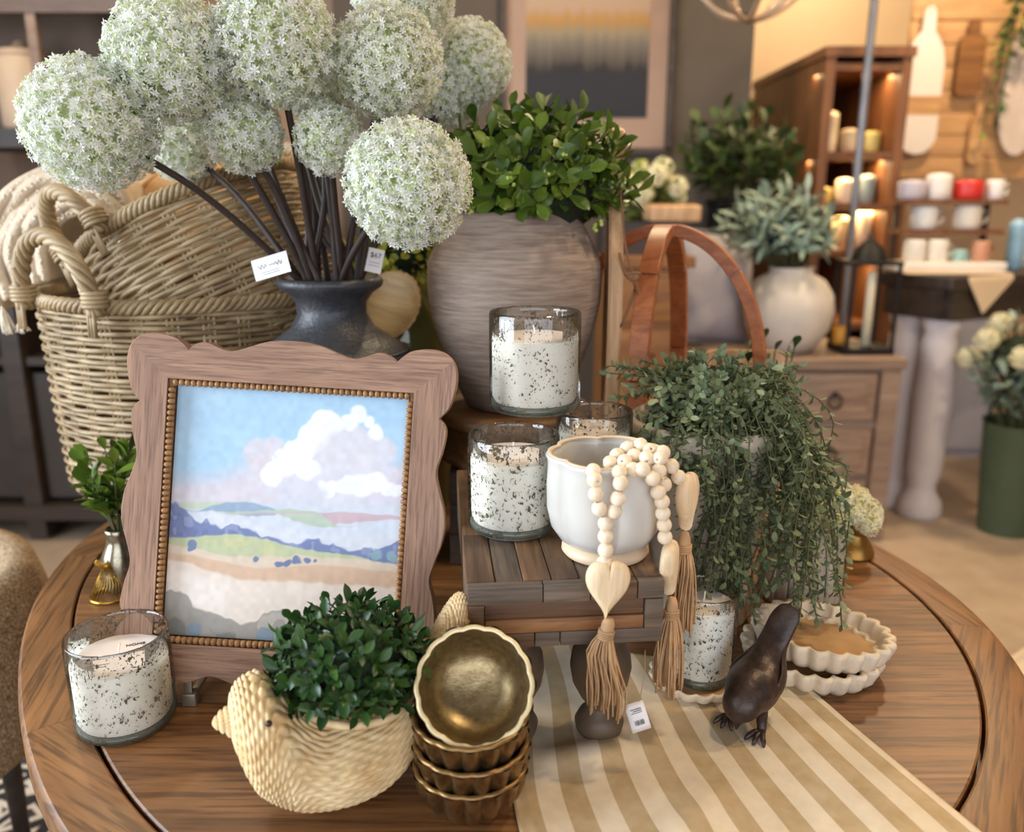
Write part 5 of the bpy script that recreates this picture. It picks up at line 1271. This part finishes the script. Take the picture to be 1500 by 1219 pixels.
m.build('cover',M_linen,pw_,recalc=True); e_=[(0.19,0,0.02),(0.20,0,0.45),(-0.2,0,0.45),(-0.19,0,0.02)]; MB().tube([(-0.165,0,0.005),(0.165,0,0.005),(0.165,0,0.465),(-0.165,0,0.465)],0.006,6,closed=True).build('piping',M_linen,pw_)
lx=atY(1268,500,3.2); ln=thing('black_lantern','open black metal lantern on the chest\'s right end','lantern',(lx.x,3.25,CHZ))
for z,hh in ((0.012,0.024),(0.345,0.014)): MB().box((0,0,z),(0.19,0.19,hh)).build('plate',M_black,ln,False)
for a,b in ((-1,-1),(1,-1),(1,1),(-1,1)): MB().box((a*0.086,b*0.086,0.18),(0.012,0.012,0.32)).build('post',M_black,ln,False)
MB().lathe([(0.07,0.35),(0.05,0.40),(0.012,0.43),(0.010,0.45),(0.0001,0.45)],24).build('cap',M_black,ln)
cx=atY(1272,495,3.2); tc_=thing('ivory_taper','tall ivory taper candle beside the black lantern','candle',(cx.x+0.005,3.235,CHZ+0.024)); MB().lathe([(0.0001,0),(0.017,0),(0.016,0.28),(0.012,0.288),(0.0001,0.29)],20).build('wax',M_iv,tc_); MB().tube([(0,0,0.289),(0.001,0,0.305)],0.0015,5).build('wick',M_wick,tc_)
gx=atY(1231,490,3.2); gv=thing('amber_votive','small amber glass votive left of the ivory taper','votive',(gx.x+0.02,3.27,CHZ+0.024)); MB().lathe([(0.0001,0),(0.022,0),(0.026,0.01),(0.026,0.07),(0.023,0.07),(0.022,0.012),(0.0001,0.01)],24).build('glass_cup',plain('amber_glass',sr(206,150,60),0.2,var=0.1),gv); MB().lathe([(0.0001,0.01),(0.021,0.01),(0.021,0.05),(0.0001,0.05)],20).build('wax',M_iv,gv)
# --- tall planter tree, pole, pendant
pt=atY(1080,260,3.66); tpn=thing('black_planter','tall black planter behind the chest of drawers','planter',(pt.x-0.02,3.69,0)); MB().lathe([(0.0001,0),(0.09,0),(0.085,0.02),(0.09,1.28),(0.095,1.30),(0.085,1.30),(0.08,1.24),(0.0001,1.22)],32).build('body',M_black,tpn,True,50); MB().lathe([(0.092,1.285),(0.1,1.29),(0.1,1.312),(0.090,1.315)],32,closed=True).build('rim',M_black,tpn)
c=atY(1082,228,3.6); far_bush('dark_fig_plant','dark green fig plant in the tall black planter by the hutch',(pt.x-0.02,3.66,1.25),c-Vector((pt.x-0.02,3.66,1.25)),(0.23,0.11,0.19),44,7,0.075,GEO_round,leafmat('dark_fig_leaf',sr(38,54,24),sr(78,96,40),0.5),120,None)
px_=atY(1266,150,3.73); po=thing('steel_post','grey steel display post from floor to ceiling right of the hutch','post',(px_.x,3.73,0)); MB().lathe([(0.0001,0),(0.017,0),(0.017,RZ-0.001),(0.0001,RZ-0.001)],16).build('tube',M_grey,po,True,50); MB().lathe([(0.0001,0),(0.06,0),(0.06,0.012),(0.018,0.02),(0.0001,0.02)],24).build('floor_flange',M_grey,po,True,40)
pd=atY(1095,30,3.3); pe=thing('wire_pendant','pale metal cage pendant hanging from the ceiling near the hutch','pendant light',(pd.x,3.3,pd.z))
M_nick=plain('warm_nickel',sr(196,170,146),0.35,0.6,var=0.1)
for k in range(4):
    a=k*PI/4; MB().tube([(0.24*math.cos(t)*math.cos(a),0.24*math.cos(t)*math.sin(a),0.26+0.26*math.sin(t)) for t in np.linspace(-PI,0,25)],0.010,6).build('cage_band',M_nick,pe)
MB().tube([(0.24*math.cos(a),0.24*math.sin(a),0.26) for a in np.linspace(0,2*PI,41)[:-1]],0.012,6,closed=True).build('ring',M_nick,pe)
MB().tube([(0,0,0.1),(0,0,RZ-pd.z)],0.007,6).build('rod',M_black,pe); MB().sphere((0,0,0.01),0.02,12,8).build('finial',M_black,pe)
# --- hutch with lit shelves
hx0=1.335; hx1=1.70; hy0,hy1=3.80,4.9; hz=1.90; W2=hx1-hx0
hu=thing('shop_hutch','warm brown open hutch with lit shelves at the back right','hutch',((hx0+hx1)/2,hy0,0))
for s in (-1,1): MB().box((s*(W2/2-0.02),(hy1-hy0)/2,hz/2),(0.04,hy1-hy0,hz)).build('side_panel',W_hutch,hu,False)
MB().box((0,hy1-hy0-0.01,hz/2),(W2-0.08,0.02,hz-0.06)).build('back_panel',W_hutch,hu,False)
HS=[0.4,0.75,1.08,1.28,1.50,1.86]
for z in HS: MB().box((0,(hy1-hy0)/2-0.01,z),(W2-0.082,hy1-hy0-0.03,0.03)).build('shelf_board',W_hutch,hu,False)
MB().box((0,(hy1-hy0)/2,hz+0.02),(W2+0.02,hy1-hy0+0.02,0.04)).build('cornice',W_hutch,hu,False)
for z in HS[2:]:
    l=bpy.data.lights.new('cabinet_strip','AREA'); l.shape='RECTANGLE'; l.size=0.4; l.size_y=0.04; l.energy=2.2; l.color=(1,0.68,0.34); o=bpy.data.objects.new('cabinet_strip_light',l); COL.objects.link(o); o.location=((hx0+hx1)/2,hy0+0.12,z-0.02)
HC=[sr(222,206,176),sr(196,180,150),sr(210,190,110),sr(230,222,206),sr(150,170,170),sr(214,188,140)]
def jar(name,label,loc,r,h,col,cat,group=None,handle=False):
    t=thing(name,label,cat,loc,group=group)
    m_=plain(name+'_glaze_%d'%len(bpy.data.materials),col,0.4,var=0.05)
    MB().lathe([(0.0001,0),(r*0.8,0),(r*0.95,h*0.05),(r,h*0.3),(r,h*0.9),(r*0.96,h),(r*0.86,h),(r*0.85,h*0.2),(0.0001,h*0.1)],24).build('body',m_,t)
    if handle: MB().tube([(r*0.95,0,h*0.75),(r*1.45,0,h*0.75),(r*1.55,0,h*0.5),(r*1.4,0,h*0.28),(r*0.95,0,h*0.25)],0.006,6).build('handle',m_,t)
    else: MB().lathe([(0.0001,h*1.08),(r*0.5,h*1.06),(r*0.9,h*1.0),(r*0.9,h*0.97)],24).build('lid',m_,t)
    return t
desc=['tall cream canister','squat putty jar','small ochre jar','white lidded jar','pale teal jar','tan canister']
where=['on the hutch\'s upper lit shelf','on the hutch\'s middle lit shelf','on the hutch\'s lower lit shelf']
random.seed(2)
for si,z in enumerate((1.50,1.28,1.08)):
    for q in range(3):
        k=(si*2+q)%6; hgt=(0.22,0.10,0.09,0.14,0.16,0.18)[k]*(1.0 if si==0 else 0.75)
        jar('hutch_jar','%s, %s one %s'%(desc[k],('left','middle','right')[q],where[si]),(hx0+0.085+0.098*q,hy0+0.15,z+0.015),0.042,min(hgt,0.17),HC[k],'jar','jars in the lit hutch')
# --- display panel with hanging boards
x0,z0,x1,z1=rc(1312,-40,1620,262,4.2); dpn=thing('display_panel','tan slatted display panel holding the hanging boards','panel',((x0+x1)/2,4.22,0)); W_pan=wood('tan_panel_wood',sr(176,130,82),sr(210,164,112),0,0.8,0.6,1,0.3,0.1)
npl=9
for k in range(npl): MB().box((0,0,z0+(z1-z0)*(k+0.5)/npl),(x1-x0,0.03,(z1-z0)/npl-0.006),bev=0.003).build('plank',W_pan,dpn)
for s in (-1,1): MB().box((s*((x1-x0)/2-0.05),0.03,z1/2),(0.06,0.03,z1)).build('upright',W_hutch,dpn,False)
def hang_board(label,px0,py0,px1,py1,Y,kind,mats):
    a0,b0,a1,b1=rc(px0,py0,px1,py1,Y); w,h=a1-a0,b1-b0; t=thing('hanging_board',label,'board',((a0+a1)/2,Y,b0),group='boards on the display panel')
    Mz=Matrix(((1,0,0),(0,0,-1),(0,1,0))); hs=h*0.80
    if kind=='round':
        arc_=[(w/2*math.cos(a),w/2+w/2*math.sin(a)) for a in np.linspace(PI,2*PI,21)]
        low=[(x,z) for x,z in arc_ if True]
        c0,c1=h*0.27,h*0.40
        MB().prism(low+[(w/2,c0),(-w/2,c0)],-0.01,0.01,Mz).build('lower_panel',mats[0],t,False)
        MB().prism([(-w/2,c0),(w/2,c0),(w/2,c1),(-w/2,c1)],-0.0105,0.0105,Mz).build('wood_band',mats[1],t,False)
        up=[(-w/2,c1),(w/2,c1),(w/2,h*0.62),(w*0.42,h*0.72),(w*0.28,h*0.79),(w*0.16,h*0.83),(w*0.14,h*0.95),(w*0.09,h*0.985),(0,h),(-w*0.09,h*0.985),(-w*0.14,h*0.95),(-w*0.16,h*0.83),(-w*0.28,h*0.79),(-w*0.42,h*0.72),(-w/2,h*0.62)]
        MB().prism(up,-0.01,0.01,Mz).build('upper_panel',mats[0],t,False)
    elif kind=='oval':
        MB().prism([(w/2*math.cos(a)*(1+0.12*math.sin(a)*-1),h/2+h/2*math.sin(a)) for a in np.linspace(0,2*PI,40,endpoint=False)],-0.01,0.01,Mz).build('board',mats[0],t,False)
    else:
        MB().prism([(-w/2,0.02),(-w/2+0.02,0),(w/2-0.02,0),(w/2,0.02),(w/2,hs-0.02),(w/2-0.02,hs),(w*0.22,hs),(w*0.2,h),(-w*0.2,h),(-w*0.22,hs),(-w/2+0.02,hs),(-w/2,hs-0.02)],-0.01,0.01,Mz).build('board',mats[0],t,False)
    MB().tube([(0,-0.012,h*0.96),(0.0,0.0,h*1.01),(0,0.012,h*0.96)],0.004,6).build('loop',M_leather,t)
M_marble=plain('white_marble',sr(226,216,206),0.4,var=0.05,vscale=6)
hang_board('white marble paddle board with a wooden band, largest on the panel',1312,8,1393,226,4.17,'round',(M_marble,W_pan))
hang_board('plain brown wooden board right of the white banded board',1396,28,1449,140,4.17,'paddle',(W_pine,))
hang_board('large pale oval board at the right picture edge',1452,30,1545,228,4.16,'oval',(plain('pale_washed_board',sr(200,182,168),0.6,var=0.06),))
hang_board('honey coloured board hanging below the brown board',1414,150,1446,240,4.17,'paddle',(W_pan,))
vn=atY(1490,20,4.1); vt=thing('green_vine','green leafy vine hanging down the display panel at the right edge','plant',(vn.x,4.1,vn.z)); sp=[]; st=MB(); random.seed(4)
for k in range(7):
    e=Vector((random.uniform(-.15,.1),-0.02,random.uniform(-.55,-.1))); pth=curvepts([(0,0,0.12),Vector((e.x*0.7,-0.03,e.z*0.3)),e],12); st.tube(pth,0.003,4); sprig(sp,pth,12,0.05,0.1,0.9,0.3)
st.build('stems',M_stem,vt); plant_leaves(vt,sp,GEO_round,L_sprig,limit=100)
# --- dark counter table with white turned leg, tiered stand of mugs
ct0=atY(1385,460,3.32); ctz=1.02; ctb=thing('dark_counter_table','dark topped counter table with pale turned legs at the right','table',(ct0.x,3.32,0),math.radians(25))
CL=1.15; CW=0.36
MB().box((CL/2-0.06,CW/2-0.06,ctz-0.025),(CL,CW,0.05),bev=0.006).build('top',W_dark,ctb); 
MB().box((CL/2-0.06,-0.035,ctz-0.11),(CL-0.06,0.03,0.12)).build('apron',W_dark,ctb,False); MB().box((-0.035,CW/2-0.06,ctz-0.11),(0.03,CW-0.08,0.12)).build('apron',W_dark,ctb,False)
M_pwl=plain('pale_lavender_paint',sr(200,192,194),0.7,var=0.06,vscale=10)
legp=[(0.0001,0),(0.085,0),(0.09,0.02),(0.085,0.07),(0.06,0.11),(0.055,0.14),(0.07,0.2),(0.078,0.5),(0.07,0.75),(0.06,0.79),(0.075,0.82),(0.075,0.86),(0.0001,0.86)]
lm_=MB().lathe(legp,28).mesh('leg'); lm_.materials.append(M_pwl)
for a,b in ((0.04,0.04),(CL-0.16,0.04),(0.04,CW-0.16),(CL-0.16,CW-0.16)): o=ob('leg',lm_,None,ctb); o.location=(a,b,0)
def cat_(px,Y): return atY(px,400,Y).x
cl=thing('cream_cloth','cream cloth corner hanging over the dark counter edge','cloth',(cat_(1365,3.52),3.52,ctz))
ycl=0
m=MB(); P=np.zeros((10,10,3)); Rz=Matrix.Rotation(math.radians(25),3,'Z'); 
rel0=Matrix.Rotation(math.radians(-25),3,'Z')@(Vector((ct0.x,3.32,ctz))-cl.location)
MB().box((0.05,0.02,0.004),(0.42,0.3,0.005)).build('spread',plain('cream_cotton',sr(226,204,174),0.9,var=0.04),cl,False)
tri=MB(); q0=Vector((ct0.x,3.32,ctz))-cl.location
d1=Rz@Vector((1,0,0)); nrm=Rz@Vector((0,-1,0)); e0=q0+Rz@Vector((0.02,-0.064,0.004)); tri.add([e0,e0+d1*0.26,e0+d1*0.26+Vector((0,0,-0.02))+nrm*0.004,e0+d1*0.10+Vector((0,0,-0.15))+nrm*0.006,e0+Vector((0,0,-0.02))+nrm*0.004],[(0,1,2,3,4)])
o=tri.build('hanging_corner',plain('cream_cotton_corner',sr(222,196,162),0.9,var=0.04),cl,False); md=o.modifiers.new('thickness','SOLIDIFY'); md.thickness=0.003
tx=cat_(1368,3.6); tt_=thing('tiered_stand','wooden three tier stand with white slab base on the counter','stand',(tx,3.56,ctz+0.007))
MB().box((0,0,0.018),(0.46,0.2,0.035),bev=0.006).build('base_slab',M_tile,tt_)
tz_=[0.035,0.165,0.285]
for z in tz_[1:]: MB().box((0.02,0.03,z-0.009),(0.42,0.14,0.018)).build('tier_board',W_hutch,tt_,False)
for xx in (-0.17,0.21): MB().box((xx,0.08,0.16),(0.02,0.02,0.26)).build('upright',W_dark,tt_,False)
Z0=ctz+0.007
mug=[('white mug at the left of the stand\'s base slab',-0.125,0.035,0.042,0.09,sr(228,222,216)),('white mug second from left on the base slab',-0.03,0.035,0.042,0.09,sr(230,224,214)),('small teal cup on the base slab',0.065,0.035,0.03,0.05,sr(150,186,180)),('terracotta cup at the right of the base slab',0.15,0.035,0.036,0.085,sr(196,140,110)),
     ('large white mug on the stand\'s middle tier',-0.075,0.165,0.052,0.095,sr(232,228,222)),('cream handled mug on the middle tier',0.105,0.165,0.055,0.10,sr(228,216,200)),
     ('lavender tin at the left of the top tier',-0.14,0.285,0.055,0.075,sr(190,180,190)),('white tin beside the lavender tin on the top tier',-0.03,0.285,0.05,0.10,sr(226,220,212)),('bright red pot on the stand\'s top tier',0.095,0.285,0.058,0.075,sr(206,48,40)),('white cup at the right of the top tier',0.205,0.285,0.035,0.08,sr(232,226,222))]
for lab,dx,dz,r,h,col in mug: jar('ceramic_mug',lab,(tx+dx,3.56+(0.03 if dz>0.05 else -0.02),Z0+dz),r,h,col,'mug','mugs on the tiered stand',handle=('mug' in lab or 'cup' in lab))
bb_=cat_(1482,3.65); jar('blue_bottle','pale blue bottle on the counter at the right edge',(bb_,3.65,ctz),0.035,0.2,sr(140,178,200),'bottle')
jar('white_canister','white canister right of the blue bottle on the counter',(bb_+0.12,3.74,ctz),0.05,0.16,sr(226,218,206),'canister')
x0,z0,x1,z1=rc(1290,455,1450,600,4.35); gc=thing('grey_cabinet','pale grey painted cabinet behind the counter legs','cabinet',((x0+x1)/2,4.3,0)); MB().box((0,0.1,z1/2),(x1-x0,0.4,z1)).build('body',plain('pale_grey_paint',sr(158,158,172),0.7,var=0.05),gc,False)
for s in (-1,1): MB().box((s*(x1-x0)/4,-0.11,z1/2),((x1-x0)/2-0.04,0.02,z1-0.1),bev=0.004).build('door',plain('pale_grey_door',sr(168,168,182),0.7,var=0.05),gc)
c=atY(1502,525,3.2); bk=thing('green_bucket','dark green floor bucket holding white flowers at right','bucket',(c.x+0.02,3.2,0)); MB().lathe([(0.0001,0),(0.10,0),(0.13,0.45),(0.135,0.46),(0.125,0.455),(0.10,0.05),(0.0001,0.04)],28).build('body',plain('dark_green_enamel',sr(66,80,58),0.5,var=0.1),bk,True,50); MB().tube([(0.134*math.cos(a),0,0.45+0.18*math.sin(a)) for a in np.linspace(0,PI,21)],0.004,6).build('bail_handle',M_black,bk)
far_bush('white_floor_flowers','white flowers with grey green leaves in the green floor bucket',(c.x+0.02,3.2,0.35),c-Vector((c.x+0.02,3.2,0.35)),(0.20,0.15,0.15),50,7,0.06,GEO_round,L_sage,80,0.6,(11,0.042,FLb))

# --- ceiling lamps over the back of the shop
M_em=NT('lamp_glow'); em=M_em.n('ShaderNodeEmission'); em.inputs[0].default_value=(1,0.78,0.5,1); em.inputs[1].default_value=18; M_em.l(em.outputs[0],M_em.out.inputs['Surface']); M_em=M_em.m
k_=0
for (x,y,w,lab) in ((0.3,2.9,26,'above the dark art wall'),(2.0,3.3,34,'above the display panel'),(-1.6,2.4,16,'above the sideboard'),(2.6,1.4,34,'on the right side of the shop'),(0.9,0.9,12,'above the display table\'s right side'),(1.5,4.5,18,'added to brighten the cream wall behind the hutch')):  # last lamp is unseen, added to brighten the cream wall behind the hutch
    t=thing('ceiling_lamp','round warm ceiling spotlight '+lab,'ceiling light',(x,y,RZ-0.06),group='ceiling spotlights')
    MB().lathe([(0.11,0.0),(0.12,0.005),(0.12,0.058),(0.0001,0.058)],32).build('can',M_white,t,True,50); MB().lathe([(0.0001,0.004),(0.1,0.004),(0.1,0.008),(0.0001,0.008)],32).build('diffuser',M_em,t,False)
    l=bpy.data.lights.new('ceiling_spot','AREA'); l.shape='DISK'; l.size=0.2; l.energy=w; l.color=(1,0.76,0.48); o=bpy.data.objects.new('ceiling_spot_light',l); COL.objects.link(o); o.location=(x,y,RZ-0.065)
